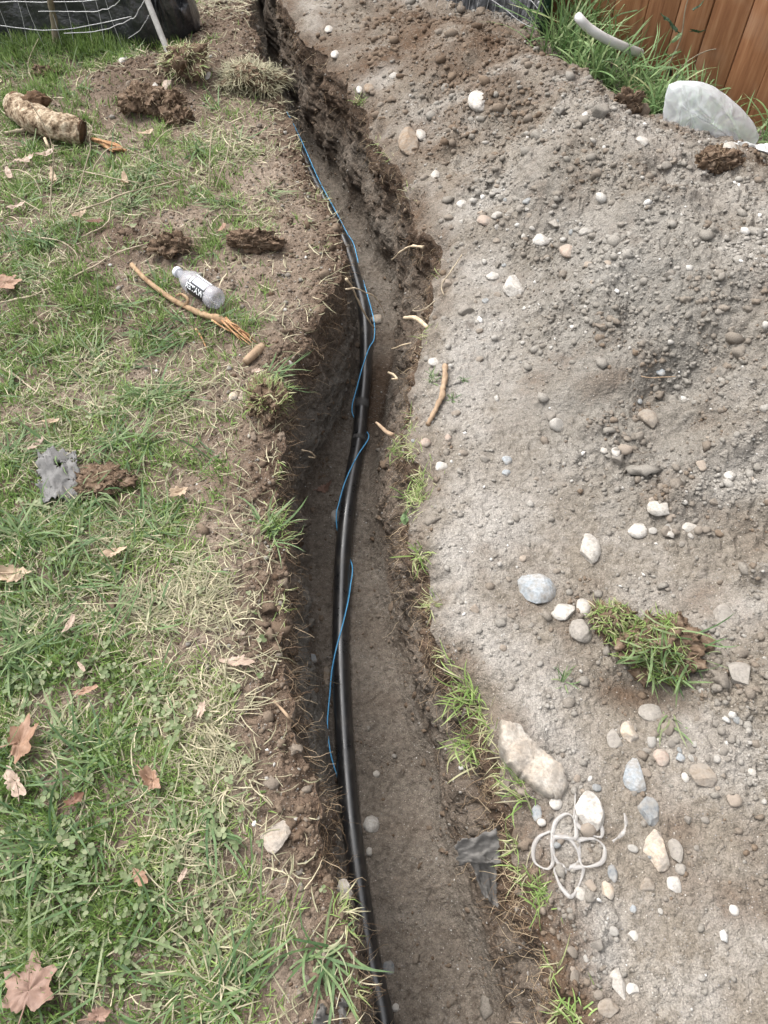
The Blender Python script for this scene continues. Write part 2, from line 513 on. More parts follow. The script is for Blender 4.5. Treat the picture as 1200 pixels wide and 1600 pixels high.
# ---- heights, left: nearly level turf with a few mounds
def blobs(x, y, lst, z=0.0):
    """lst of (px, py, rx_px, ry_px, value): soft patches on the ground, unprojected to the place"""
    out = np.zeros_like(x)
    for px, py, rx, ry, v in lst:
        c = G(px, py, z); a = abs(G(px + rx, py, z)[0] - c[0]); b = abs(G(px, py - ry, z)[1] - c[1])
        out = np.maximum(out, v * np.exp(-((x - c[0]) / a) ** 2 - ((y - c[1]) / b) ** 2))
    return out

L_MOUNDS = [(240, 135, 110, 36, 0.085), (300, 112, 60, 28, 0.07), (355, 70, 70, 50, 0.05), (420, 270, 50, 40, 0.018), (200, 375, 40, 18, 0.03), (270, 385, 26, 14, 0.035),
            (390, 380, 45, 14, 0.035), (330, 330, 60, 30, 0.02), (155, 752, 30, 20, 0.012), (60, 880, 80, 60, 0.012), (420, 625, 22, 16, 0.02)]
Zl = blobs(Xl, Yl, L_MOUNDS) + 0.010 * fbm(Xl, Yl, None, 0.35, 3, 31) + 0.004 * fbm(Xl, Yl, None, 0.07, 3, 32)
SOIL = [(200, 160, 110, 30, .8), (380, 200, 60, 30, .6), (300, 340, 80, 25, .6), (180, 420, 50, 20, .5), (300, 480, 60, 30, .5), (470, 300, 70, 110, .9), (430, 420, 90, 50, .9), (300, 180, 90, 30, .7), (330, 110, 100, 50, .9), (400, 560, 60, 60, .8), (390, 690, 50, 70, .85), (330, 620, 50, 30, .6), (400, 880, 50, 70, .8), (430, 1150, 45, 120, .9), (470, 1350, 48, 120, .9), (490, 1520, 60, 90, .85), (250, 400, 90, 25, .6), (330, 440, 60, 30, .7), (280, 560, 40, 20, .6), (470, 470, 85, 75, 1.0), (520, 420, 50, 40, 1.0), (440, 270, 55, 32, 0.95), (380, 300, 60, 14, 0.6), (205, 372, 50, 24, 0.95), (275, 388, 40, 20, 0.9), (410, 392, 60, 18, 0.95),
        (470, 350, 60, 28, 0.75), (255, 125, 120, 38, 1.0), (345, 45, 75, 60, 0.95), (330, 150, 60, 18, 0.6), (250, 585, 60, 20, 0.8), (195, 520, 26, 10, 0.7), (250, 520, 30, 10, 0.6), (195, 458, 30, 13, 0.8),
        (330, 690, 45, 35, 0.85), (345, 840, 45, 40, 0.85), (300, 770, 40, 25, 0.6), (400, 760, 45, 60, 0.75), (420, 1060, 40, 70, 0.95), (380, 1010, 40, 30, 0.7), (450, 1230, 42, 90, 0.9), (500, 1420, 50, 110, 0.95),
        (430, 930, 30, 60, 0.9), (150, 755, 60, 30, 0.75), (400, 1200, 30, 30, 0.5), (420, 1420, 40, 60, 0.5), (360, 630, 30, 18, 0.6), (400, 600, 30, 30, 0.7), (30, 635, 24, 14, 0.5), (520, 1560, 40, 60, 0.8), (310, 1010, 30, 25, 0.5)]
def soil_map(x, y):
    s = blobs(x, y, SOIL) + 0.12 + 0.36 * fbm(x, y, None, 0.10, 3, 41) + 0.14 * fbm(x, y, None, 0.03, 2, 42)
    lipd = np.interp(y, rows_y, XL) - x                              # distance to the lip
    s = np.maximum(s, 0.97 * (1 - sstep(0.05, 0.20, lipd + 0.06 * fbm(x, y, None, 0.09, 3, 43))))
    return np.clip(s, 0, 1)
S_l = soil_map(Xl, Yl)
Zl += S_l * (0.016 * clods(Xl, Yl, 0.045, 51, 0.4) + 0.012 * clods(Xl, Yl, 0.018, 55, 0.5) + 0.006 * fbm(Xl, Yl, None, 0.025, 3, 57))
Zl -= 0.004 * S_l

# ---- heights, right: level gritty strip, then the heap of dug soil
HEAP = [(640, 820, 0), (690, 940, 0), (760, 1140, 0), (820, 1350, 0), (900, 1560, 0), (980, 1740, 0.0), (700, 700, 0.0), (700, 560, 0.0), (720, 450, 0.01), (710, 390, 0.01), (660, 320, 0.015), (610, 230, 0.02), (560, 150, 0.02), (500, 60, 0.02),
        (770, 430, 0.02), (790, 600, 0.015), (800, 800, 0.01), (850, 950, 0.012), (900, 1100, 0.01), (900, 1300, 0.01), (1000, 1500, 0.015), (1200, 1590, 0.03), (1190, 1350, 0.035), (1190, 1150, 0.075), (1100, 1010, 0.055), (1050, 1180, 0.025), (980, 1010, 0.02),
        (840, 440, 0.06), (850, 560, 0.055), (900, 560, 0.10), (950, 660, 0.10), (870, 690, 0.03), (1000, 760, 0.06), (1050, 850, 0.045), (1150, 850, 0.09), (1190, 790, 0.13), (1190, 690, 0.19), (1190, 560, 0.26), (1190, 420, 0.31), (1100, 420, 0.27), (1055, 605, 0.125), (1120, 560, 0.2), (1000, 490, 0.19),
        (940, 360, 0.20), (1050, 300, 0.285), (900, 250, 0.22), (800, 250, 0.15), (770, 330, 0.085), (720, 260, 0.07), (660, 200, 0.05), (700, 130, 0.12), (780, 130, 0.19), (620, 100, 0.07), (640, 60, 0.11), (560, 60, 0.055), (560, 10, 0.06),
        (1200, 290, 0.30), (1120, 245, 0.30), (1050, 212, 0.295), (950, 155, 0.28), (850, 104, 0.235), (790, 85, .19), (740, 66, 0.165), (655, 30, 0.12), (1320, 340, 0.30), (1400, 600, 0.28), (1400, 900, 0.16), (1400, 1300, 0.08)]
hp = GA(HEAP)
back = np.array([[1.55, 2.35, 0.06], [1.36, 2.62, 0.10], [1.22, 2.80, 0.08], [1.0, 3.02, 0.08], [0.84, 3.35, 0.07], [0.62, 3.75, 0.10], [0.35, 4.2, 0.10], [0.1, 4.7, 0.06], [1.7, 2.9, 0.03], [1.2, 3.5, 0.03], [0.8, 4.2, 0.03], [2.2, 2.2, 0.03], [2.3, 1.2, 0.1], [2.4, 3.5, 0.02], [1.5, 4.5, 0.02],
                 [2.2, 0.2, 0.03], [1.5, -0.4, 0.02], [0.5, -0.4, 0.0], [0.2, 5.3, 0.02], [1.5, 5.5, 0.0]])
hp = np.vstack([hp, back])
tps = tps_fit(hp[:, :2], hp[:, 2], 2e-4)
inner = (Xr < 3.0) & (Yr < 5.4) & (Yr > -0.5)
Zr = np.zeros_like(Xr)
Zr[inner] = np.clip(tps(Xr[inner], Yr[inner]), -0.01, 0.36)
fade = sstep(-0.5, -0.3, Yr) * (1 - sstep(4.8, 5.4, Yr)) * (1 - sstep(2.3, 3.0, Xr))
Zr *= fade
heapness = sstep(0.012, 0.10, Zr)
S1 = GA([(900, 440, .15), (960, 520, .15)])
Zr += heapness * (0.036 * fbm(Xr, Yr, None, 0.34, 2, 61) + 0.009 * fbm(Xr, Yr, None, 0.11, 2, 62) - 0.014 * (np.abs(fbm(Xr, Yr, None, 0.24, 2, 68)) - .3)) + 0.004 * fbm(Xr, Yr, None, 0.2, 3, 63)
# the bucket's scrape, the hollow and the little scarp on the heap
Zr += blobs(Xr, Yr, [(925, 480, 30, 42, 0.040), (1120, 520, 60, 30, .04), (960, 590, 70, 18, .025), (850, 300, 60, 26, .03), (1000, 380, 70, 24, .03), (760, 170, 50, 24, .03), (690, 90, 40, 22, .03)], 0.12) - blobs(Xr, Yr, [(888, 505, 20, 36, 0.030), (985, 510, 26, 36, 0.038), (1065, 600, 55, 26, 0.060), (1180, 735, 60, 26, 0.045), (1080, 665, 50, 34, 0.035), (900, 360, 60, 22, .03), (800, 210, 40, 22, .03), (1080, 350, 60, 22, .03)], 0.12)
Zr += blobs(Xr, Yr, [(1190, 895, 50, 14, 0.045), (1060, 770, 60, 18, .02)], 0.09) - blobs(Xr, Yr, [(1000, 1075, 70, 40, 0.03), (985, 1030, 30, 24, 0.02)], 0.02)
crumb = np.clip(0.42 + 0.70 * heapness + 0.5 * fbm(Xr, Yr, None, 0.25, 2, 64), 0.22, 1.0)
smoothp = blobs(Xr, Yr, [(900, 640, 90, 20, 0.6), (790, 780, 60, 80, 0.7), (760, 700, 40, 60, 0.5), (1100, 1480, 120, 120, 0.6), (850, 1020, 60, 70, 0.5), (1100, 930, 100, 35, 0.6), (930, 620, 40, 18, 0.6), (830, 180, 50, 30, 0.5)], 0.03)
crumb *= 1 - smoothp
wx = Xr + 0.014 * fbm(Xr, Yr, None, 0.05, 3, 66); wy = Yr + 0.014 * fbm(Xr, Yr, None, 0.05, 3, 67)
Zr += crumb * (0.030 * clods(wx, wy, 0.080, 71, 0.12) + 0.022 * clods(wx, wy, 0.034, 75, 0.32) + 0.015 * clods(wx, wy, 0.016, 79, 0.55) + 0.005 * fbm(Xr, Yr, None, 0.035, 3, 83, 0.6) - 0.005 * np.abs(fbm(Xr, Yr, None, 0.022, 2, 87)))
Zr += 0.0025 * clods(Xr, Yr, 0.009, 85, 0.7)

# crumbled lips
dR = Xr - XR[:, None]; dL = XL[:, None] - Xl
nzR = 0.5 + 0.5 * fbm(Xr, Yr, None, 0.10, 2, 881); nzL = 0.5 + 0.5 * fbm(Xl, Yl, None, 0.10, 2, 883)
Zr -= (0.012 + 0.050 * nzR) * np.exp(-(np.clip(dR, 0, 9) / 0.045) ** 1.6); Zl -= (0.004 + 0.018 * nzL) * np.exp(-(np.clip(dL, 0, 9) / 0.032) ** 1.6)
edgeR = np.exp(-(np.clip(dR, 0, 9) / (0.05 + 0.05 * nzR)) ** 2); edgeL = np.exp(-(np.clip(dL, 0, 9) / (0.06 + 0.06 * nzL)) ** 2)
Zr += edgeR * (0.014 * clods(Xr, Yr, 0.03, 885, 0.5) + 0.008 * fbm(Xr, Yr, None, 0.03, 3, 887)); Zl += edgeL * (0.012 * clods(Xl, Yl, 0.028, 889, 0.5) + 0.006 * fbm(Xl, Yl, None, 0.03, 3, 891))
# ---- the trench: left wall, floor, right wall
zL, zR = Zl[:, -1], Zr[:, 0]
u = np.linspace(0, 1, NW)
zf = -DEPTH + 0.012 * fbm(rows_y, rows_y * 0 + 2, None, 0.4, 2, 91)
Yw = np.broadcast_to(rows_y[:, None], (NR, NW))
def wall(x0, z0, x1, sgn, seed):
    prof = np.where(u < 0.25, u * 0.25, 0.0625 + (u - 0.25) * (1 - 0.0625) / 0.75)     # steeper topsoil
    Xw = x0[:, None] + (x1 - x0)[:, None] * prof[None]
    Zw = z0[:, None] + (zf - z0)[:, None] * u[None]
    edge = np.sin(np.pi * u[None]) ** 0.5
    top = 1 - sstep(0.2, 0.42, u)[None] * np.ones((NR, 1))
    d = edge * (0.018 * fbm(Yw, Zw * 1.0, None, 0.13, 3, seed) + top * 0.020 * fbm(Yw, Zw, None, 0.035, 4, seed + 3, .65) + 0.011 * fbm(Yw, Zw, None, 0.018, 2, seed + 4) + (1 - top) * 0.007 * fbm(Yw * 1.0, Zw * 0.35, None, 0.03, 3, seed + 5))
    d = d + edge * (top * 0.9 + 0.25) * 0.014 * clods(Yw, Zw, 0.035, seed + 7, 0.5) + edge * 0.006 * clods(Yw, Zw, 0.016, seed + 12, 0.5)
    d = d - edge * 0.012 * sstep(0.2, 0.34, u)[None] * (1 - sstep(0.4, 0.7, u))[None]     # undercut below the turf
    return Xw + sgn * d, Zw
XwL, ZwL = wall(XL, zL, XFL, +1, 101)
XwR, ZwR = wall(XR, zR, XFR, -1, 131)
XwR, ZwR = XwR[:, ::-1], ZwR[:, ::-1]
tf = np.linspace(0, 1, NF)
Xf = XFL[:, None] * (1 - tf) + XFR[:, None] * tf
Yf = np.broadcast_to(rows_y[:, None], Xf.shape)
Zf = zf[:, None] + 0.008 * fbm(Xf, Yf, None, 0.12, 3, 151) + 0.006 * clods(Xf, Yf, 0.02, 153, 0.4) + 0.003 * fbm(Xf, Yf, None, 0.02, 3, 157)
Zf += 0.05 * np.clip((0.13 - tf) / 0.13, 0, 1)[None] ** 2 + 0.07 * np.clip((tf - 0.80) / 0.20, 0, 1)[None] ** 2
Zf += (0.036 - 0.015 * tf[None]) * np.exp(-((Yf - 2.84) / 0.12) ** 2) + 0.004 * sstep(2.75, 3.0, Yf) * (1 - tf[None])     # fallen earth over the pipe where roots cross
Zf -= 0.035 * np.exp(-((Yf - 2.05) / 0.22) ** 2) * sstep(.35, .6, tf)[None]
ends_l, ends_r = Zf[:, 0] - zf, Zf[:, -1] - zf
ZwL += ends_l[:, None] * (u[None] ** 2); ZwR += ends_r[:, None] * (u[None, ::-1] ** 2)
Xt = np.hstack([XwL, Xf[:, 1:-1], XwR]); Zt = np.hstack([ZwL, Zf[:, 1:-1], ZwR])
Yt = np.broadcast_to(rows_y[:, None], Xt.shape).copy()
jig = np.zeros_like(Xt); jig[:, 3:NW] = 1; jig[:, -NW:-3] = 1
Yt = Yt + jig * 0.004 * fbm(Yt * 3, Zt, None, 0.05, 2, 161) * (np.abs(Yt) < 5)

def pack(X, Y, Z): return np.stack([X, Y, Z], -1).reshape(-1, 3)

# masks: R pale dust, G dark topsoil, B grey clay; G and B also carry painted wall shade
wetl = blobs(Xl, Yl, [(255, 130, 110, 34, 0.75), (345, 50, 70, 60, 0.6), (410, 390, 50, 12, 0.8), (205, 372, 45, 20, 0.75), (275, 388, 34, 16, 0.8), (440, 1080, 26, 80, 0.8), (470, 1290, 26, 90, 0.8), (510, 1480, 30, 80, 0.8), (155, 755, 34, 20, 0.9), (415, 640, 25, 30, 0.8)])
wetl = np.maximum(wetl, edgeL * .85)
mk_l = np.stack([np.clip(0.30 - wetl * 0.5 + 0.3 * fbm(Xl, Yl, None, 0.2, 2, 171), 0, 1), np.clip(wetl + 0.55 * (1 - S_l) + 0.12 * fbm(Xl, Yl, None, 0.1, 2, 172), 0, 1), 0 * Xl], -1).reshape(-1, 3)
dep = -Zt
mt_top = (1 - sstep(0.10, 0.20, dep + 0.05 * fbm(Yt, Zt, None, 0.15, 3, 181)))
clayness = sstep(0.16, 0.30, dep + 0.05 * fbm(Yt, Zt, None, 0.2, 3, 183)) * (0.55 + 0.45 * fbm(Yt, Zt * 2, None, 0.25, 2, 185))
floorm = np.zeros_like(Xt); floorm[:, NW:-NW] = 1
rightw = np.ones_like(Xt); rightw[:, -NW:] = .35  # light balance put into the colour: right wall darker, left wall paler
darkf = np.exp(-((Yt - 2.05) / .28) ** 2) * floorm * np.concatenate([np.zeros(NW), sstep(.3, .6, np.linspace(0, 1, NF - 2)), np.zeros(NW)])[None]  # darker brown patch on the floor right of the pipe
mk_t = np.stack([np.clip(0.06 + 0.25 * fbm(Xt, Yt, None, 0.15, 3, 187) * floorm + 0.03 * floorm, 0, 1),
                 np.clip(mt_top * (0.50 + .25 * (rightw < .5)) + 0.42 * (rightw < .5) + 0.25 * fbm(Yt, Zt, None, 0.08, 3, 188) + darkf, 0, 1),
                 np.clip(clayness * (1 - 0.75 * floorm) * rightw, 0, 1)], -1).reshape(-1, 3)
pale = blobs(Xr, Yr, [(740, 560, 60, 120, 0.8), (730, 760, 60, 90, 0.85), (720, 900, 50, 90, 0.8), (780, 1020, 60, 80, 0.75), (760, 430, 50, 40, 0.7), (920, 1460, 70, 110, 0.75), (860, 1300, 60, 60, 0.6), (1050, 470, 200, 120, 0.40), (720, 350, 60, 40, 0.5), (1130, 1480, 120, 120, 0.12), (850, 1080, 70, 70, 0.5), (1000, 330, 140, 60, 0.3)], 0.05)
brown = blobs(Xr, Yr, [(640, 60, 170, 80, 0.85), (760, 110, 150, 80, 0.7), (600, 180, 70, 90, 0.6), (860, 150, 120, 70, .5), (700, 240, 90, 70, .4), (950, 200, 90, 50, .35), (1000, 1060, 60, 30, 0.75), (1150, 290, 90, 30, 0.7), (950, 130, 90, 40, 0.5), (870, 1560, 60, 60, 0.85), (850, 1440, 30, 60, 0.6), (1060, 920, 120, 50, 0.25), (1110, 1400, 90, 60, 0.5), (1080, 1250, 80, 60, .35), (1120, 930, 90, 40, .4), (1180, 1560, 60, 50, 0.4), (960, 1290, 40, 25, 0.4), (1150, 180, 60, 60, 0.5)], 0.08)
ypx = np.interp(Yr, rows_y[8:-12], py_rows)
brown = np.maximum(brown, edgeR * np.interp(ypx, [0, 330, 560, 640, 1000, 1250, 1420, 1600], [.8, .75, .35, .35, .4, .55, .85, .9]))
pale = pale * (1 - .6 * edgeR)
greyh = blobs(Xr, Yr, [(1000, 500, 220, 150, 0.7), (950, 620, 150, 100, 0.6), (1050, 700, 150, 100, 0.5), (880, 350, 120, 80, 0.4)], 0.12)
mk_r = np.stack([np.clip(0.16 + pale + 0.42 * fbm(Xr, Yr, None, 0.16, 4, 191, .6), 0, 1), np.clip(brown + 0.34 * fbm(Xr, Yr, None, 0.14, 4, 193, .6) - 0.06, 0, 1), np.clip(greyh + 0.1, 0, 1)], -1).reshape(-1, 3)

lawn_v, heap_v, trench_v = pack(Xl, Yl, Zl), pack(Xr, Yr, Zr), pack(Xt, Yt, Zt)
lawn_f, heap_f, trench_f = grid_faces(*Xl.shape), grid_faces(*Xr.shape), grid_faces(*Xt.shape)
tag(obj('lawn_ground', lawn_v, lawn_f, M['soil_lawn'], colors={'mask': mk_l}), 'trampled turf and bare brown earth left of the trench', kind='structure')
tag(obj('trench', trench_v, trench_f, M['soil_trench'], colors={'mask': mk_t}), 'narrow trench with brown earth walls and gritty floor', kind='structure')
tag(obj('dirt_ground', heap_v, heap_f, M['soil_heap'], colors={'mask': mk_r}), 'pale dusty ground and long heap of dug soil right of the trench', kind='structure')

allv = np.vstack([lawn_v, trench_v, heap_v])
allf = np.vstack([lawn_f, trench_f + len(lawn_v), heap_f + len(lawn_v) + len(trench_v)])
bvh = BVHTree.FromPolygons(allv.tolist(), allf.tolist())

def hit(px, py):
    """where the photo's pixel meets the ground"""
    d = Vector(ray(px, py)).normalized()
    loc, nor, idx, dist = bvh.ray_cast(Vector((0, 0, CAMZ)), d)
    if loc is None: return G(px, py), Vector((0, 0, 1)), 2.0
    if nor.z < 0: nor = -nor
    return np.array(loc), nor, dist

def ground_z(x, y):
    loc, nor, idx, dist = bvh.ray_cast(Vector((x, y, 2.0)), Vector((0, 0, -1)))
    return loc.z if loc else 0.0

def mpp(p):
    """metres per photo pixel at a point"""
    v = np.asarray(p) - np.array([0, 0, CAMZ])
    return float(v[1] * CP - v[2] * SP) / F

#@@OBJECTS
# ================================================================== pipe and wire in the trench
PIPE_R = 0.0255
PIPE = [(640, 1780), (605, 1640), (596, 1580), (578, 1500), (563, 1400), (550, 1300), (541, 1200), (535, 1100), (532, 1000), (534, 900), (537, 850), (543, 790), (551, 740), (560, 690), (565, 640),
        (570, 590), (572, 540), (570, 495), (562, 455), (546, 400), (531, 362), (514, 328), (495, 290), (476, 250), (460, 212), (443, 180), (422, 140), (404, 98), (398, 60), (388, 20), (372, -50)]
pz = []
for px, py in PIPE:
    p = G(px, py, -DEPTH)
    pz.append((px, py, float(np.interp(p[1], rows_y, zf)) + PIPE_R * 0.75))
pipe_c = GA(pz)
pipe_path = smooth_path(pipe_c, 220)
v, f = tube(pipe_path, PIPE_R, 20)
v, c = centred(v)
m, nt, out = new_mat('black poly pipe')
b = N(nt, 'ShaderNodeBsdfPrincipled'); b.inputs['Roughness'].default_value = 0.3; b.inputs['Specular IOR Level'].default_value = 1.0; b.inputs['Coat Weight'].default_value = 0.12; b.inputs['Coat IOR'].default_value = 1.8; b.inputs['Coat Roughness'].default_value = 0.3
tc = N(nt, 'ShaderNodeTexCoord').outputs['Object']
dustn = noise(nt, 14, 6, 0.75, tc)
nt.links.new(ramp(nt, dustn, [(0.35, (0.010, 0.011, 0.013)), (0.56, (0.022, 0.021, 0.021)), (0.72, (0.085, 0.074, 0.062))]), b.inputs['Base Color'])
nt.links.new(ramp(nt, dustn, [(0.35, g(0.24)), (0.75, g(0.5))]), b.inputs['Roughness'])
nt.links.new(b.outputs[0], out.inputs[0]); M['pipe'] = m
pipe = empty('water_pipe', c, 'long glossy black plastic pipe lying along the trench floor', 'pipe')
obj('tube', v, f, M['pipe'], pipe)
M['tape'] = simple_material('grey tape', (0.05, 0.05, 0.05), (0.10, 0.095, 0.09), 60, 0.6)
for k0, k1 in ((14.0, 14.28), (12.98, 13.12)):
    seg = smooth_path(pipe_c, 3000)[int(k0 / 30 * 3000):int(k1 / 30 * 3000):6]
    vv, ff = tube(seg, PIPE_R + 0.0012, 20, False)
    obj('tape_band', vv - c, ff, M['tape'], pipe)

def pipe_at(py):
    k = np.interp(-py, [-p[1] for p in PIPE], np.arange(len(PIPE)))
    pp = smooth_path(pipe_c, 3001); i = int(k / (len(PIPE) - 1) * 3000)
    i = min(max(i, 1), 2999); tdir = pp[i + 1] - pp[i - 1]; tdir /= np.linalg.norm(tdir)
    lat = np.cross(tdir, [0, 0, 1]); lat /= np.linalg.norm(lat)
    return pp[i], lat
# sideways place on the pipe (-1 left .. 1 right) and over/under
WIRE = [(60, .7, 1), (90, .75, 1), (150, .8, 1), (205, .6, 1), (240, .75, 1), (290, .5, 1), (330, .7, 1), (365, 1.05, 1), (385, 1.35, 0), (420, 1.0, -1), (470, 1.05, -1), (505, 1.3, 0), (530, 1.15, 1), (552, .45, 1), (580, -.35, 1), (610, -.95, 1), (636, -1.3, 0), (650, -.9, -1), (668, .8, -1),
        (682, 1.25, 0), (696, .95, 1), (715, .45, 1), (740, -.2, 1), (765, -.75, 1), (790, -1.1, .5), (806, -1.2, 0), (830, -.8, -1), (870, .8, -1), (892, 1.2, 0), (915, 1.05, 1), (950, .8, 1), (985, .25, 1), (1020, -.45, 1), (1050, -.95, 1), (1085, -1.25, .4), (1130, -1.55, 0), (1170, -1.45, 0), (1196, -1.15, 0), (1215, -.8, -1), (1300, .3, -1), (1450, .2, -1), (1640, 0, -1)]
wp = []
for py, s, o in WIRE:
    p, lat = pipe_at(py); rr = PIPE_R + 0.0022
    h = math.sqrt(max(0, 1 - min(abs(s), 1) ** 2)) * rr * (1 if o > 0 else -1 if o < 0 else 0)
    q = p + lat * s * rr * (1.02 if abs(s) > .9 else 1) + np.array([0, 0, h])
    q[2] = max(q[2], -DEPTH - 0.006)
    gz_ = ground_z(q[0], q[1])
    if s < -.7 and gz_ < -.4: q[2] = max(q[2], gz_ + .004)
    wp.append(q)
v, f = tube(smooth_path(wp, 420), 0.0021, 8)
v, c = centred(v)
M['wire_blue'] = simple_material('blue wire', (0.12, 0.45, 0.80), (0.14, 0.50, 0.85), 30, 0.4, 0, 0.5)
tag(obj('tracer_wire', v, f, M['wire_blue'], loc=c), 'thin bright blue wire winding around the black pipe', 'wire')

# ================================================================== stones
def stone_material(name, a, b_, c_=None, rough=0.8):
    m, nt, out = new_mat(name)
    tc = N(nt, 'ShaderNodeTexCoord').outputs['Object']
    n1 = noise(nt, 28, 3, 0.6, tc); n2 = noise(nt, 160, 2, 0.6, tc)
    c = ramp(nt, n1, [(0.35, a), (0.65, b_)] if c_ is None else [(0.3, a), (0.5, b_), (0.68, c_)])
    c = mixc(nt, 1.0, c, ramp(nt, n2, [(0.3, g(0.72)), (0.5, g(1.0)), (0.72, g(1.18))]), 'MULTIPLY')
    c = mixc(nt, ramp(nt, noise(nt, 46, 3, 0.7, tc), [(0.40, g(0.05)), (0.64, g(0.75))]), c, (0.21, 0.189, 0.163))
    b = N(nt, 'ShaderNodeBsdfPrincipled'); nt.links.new(c, b.inputs['Base Color'])
    b.inputs['Roughness'].default_value = rough; b.inputs['Specular IOR Level'].default_value = 0.2
    bp = N(nt, 'ShaderNodeBump'); bp.inputs['Strength'].default_value = 0.7; bp.inputs['Distance'].default_value = 0.002
    nt.links.new(n2, bp.inputs['Height']); nt.links.new(bp.outputs[0], b.inputs['Normal'])
    nt.links.new(b.outputs[0], out.inputs[0]); return m
SM = dict(
    blue=stone_material('blue grey stone', (0.20, 0.225, 0.245), (0.285, 0.305, 0.32), (0.40, 0.41, 0.415)),
    white=stone_material('white stone', (0.40, 0.375, 0.34), (0.53, 0.51, 0.48)),
    pale=stone_material('pale grey stone', (0.36, 0.33, 0.29), (0.47, 0.45, 0.42)),
    tan=stone_material('tan stone', (0.36, 0.285, 0.21), (0.45, 0.375, 0.30), (0.40, 0.36, 0.32)),
    grey=stone_material('dusty grey stone', (0.235, 0.215, 0.19), (0.31, 0.285, 0.255)),
    dark=stone_material('dark grey stone', (0.13, 0.14, 0.15), (0.20, 0.21, 0.215), (0.33, 0.34, 0.35)),
    brown=stone_material('brown stone', (0.17, 0.12, 0.08), (0.28, 0.215, 0.155)),
    pink=stone_material('pinkish stone', (0.31, 0.235, 0.19), (0.39, 0.32, 0.27)),
    clod=stone_material('dry clod', (0.20, 0.165, 0.13), (0.28, 0.24, 0.20), rough=0.95),
    slab=stone_material('tan grey slab', (0.27, 0.225, 0.18), (0.36, 0.315, 0.265), (0.40, 0.37, 0.33)),
    crust=stone_material('pale crust', (0.30, 0.25, 0.20), (0.43, 0.38, 0.33), rough=0.95))

def stone_shape(sub, seed, ang, rnd=0.10):
    v, f = ICO[sub]; v = v.copy(); r = np.random.default_rng(seed)
    for k in range(int(ang)):                                     # worn flat faces
        n = r.normal(size=3); n /= np.linalg.norm(n); d = r.uniform(0.45, 0.82) if ang > 3 else r.uniform(.65, .9)
        s = v @ n; over = np.clip(s - d, 0, None); v = v - over[:, None] * n * 0.96
    nv = fbm(v[:, 0] + seed, v[:, 1], v[:, 2] + 3.1, 0.9, 3, seed % 97)
    v = v * (1 + (rnd * .6 if ang > 3 else rnd) * nv)[:, None]
    if sub >= 3:
        v = v * (1 + 0.018 * fbm(v[:, 0] * 1.0 + seed, v[:, 1], v[:, 2], 0.14, 2, seed % 89))[:, None]
    ext_ = (v.max(0) - v.min(0)) / 2; v = (v - (v.max(0) + v.min(0)) / 2) / ext_
    return v, f

def stone(px, py, w, h, mat, label, ang=6, cat='stone', name='stone', flat=0.62, rot=0.0, sink=0.45, seed=None, group=None, rnd=0.10):
    p, nor, dist = hit(px, py + h * 0.12)
    s = mpp(p); d = ray(px, py); dip = math.atan2(-d[2], d[1])
    a = w * s / 2; app = h * s / 2
    c = flat * min(a, app)
    b2 = (app ** 2 - (c * math.cos(dip)) ** 2) / max(math.sin(dip), .3) ** 2
    b = math.sqrt(max(b2, (0.55 * a) ** 2 if not rot else b2, (0.4 * app) ** 2))
    seed = seed or int(px * 7 + py * 13)
    v, f = stone_shape(4 if max(w, h) > 34 else 3 if max(w, h) > 18 else 2, seed, ang, rnd)
    v = v * np.array([a, b, c])
    v[:, 2] += c * (1 - sink * 2)
    o = obj(name, v, f, SM[mat] if isinstance(mat, str) else mat, loc=p, rot=(0, 0, rot))
    return tag(o, label, cat, group)

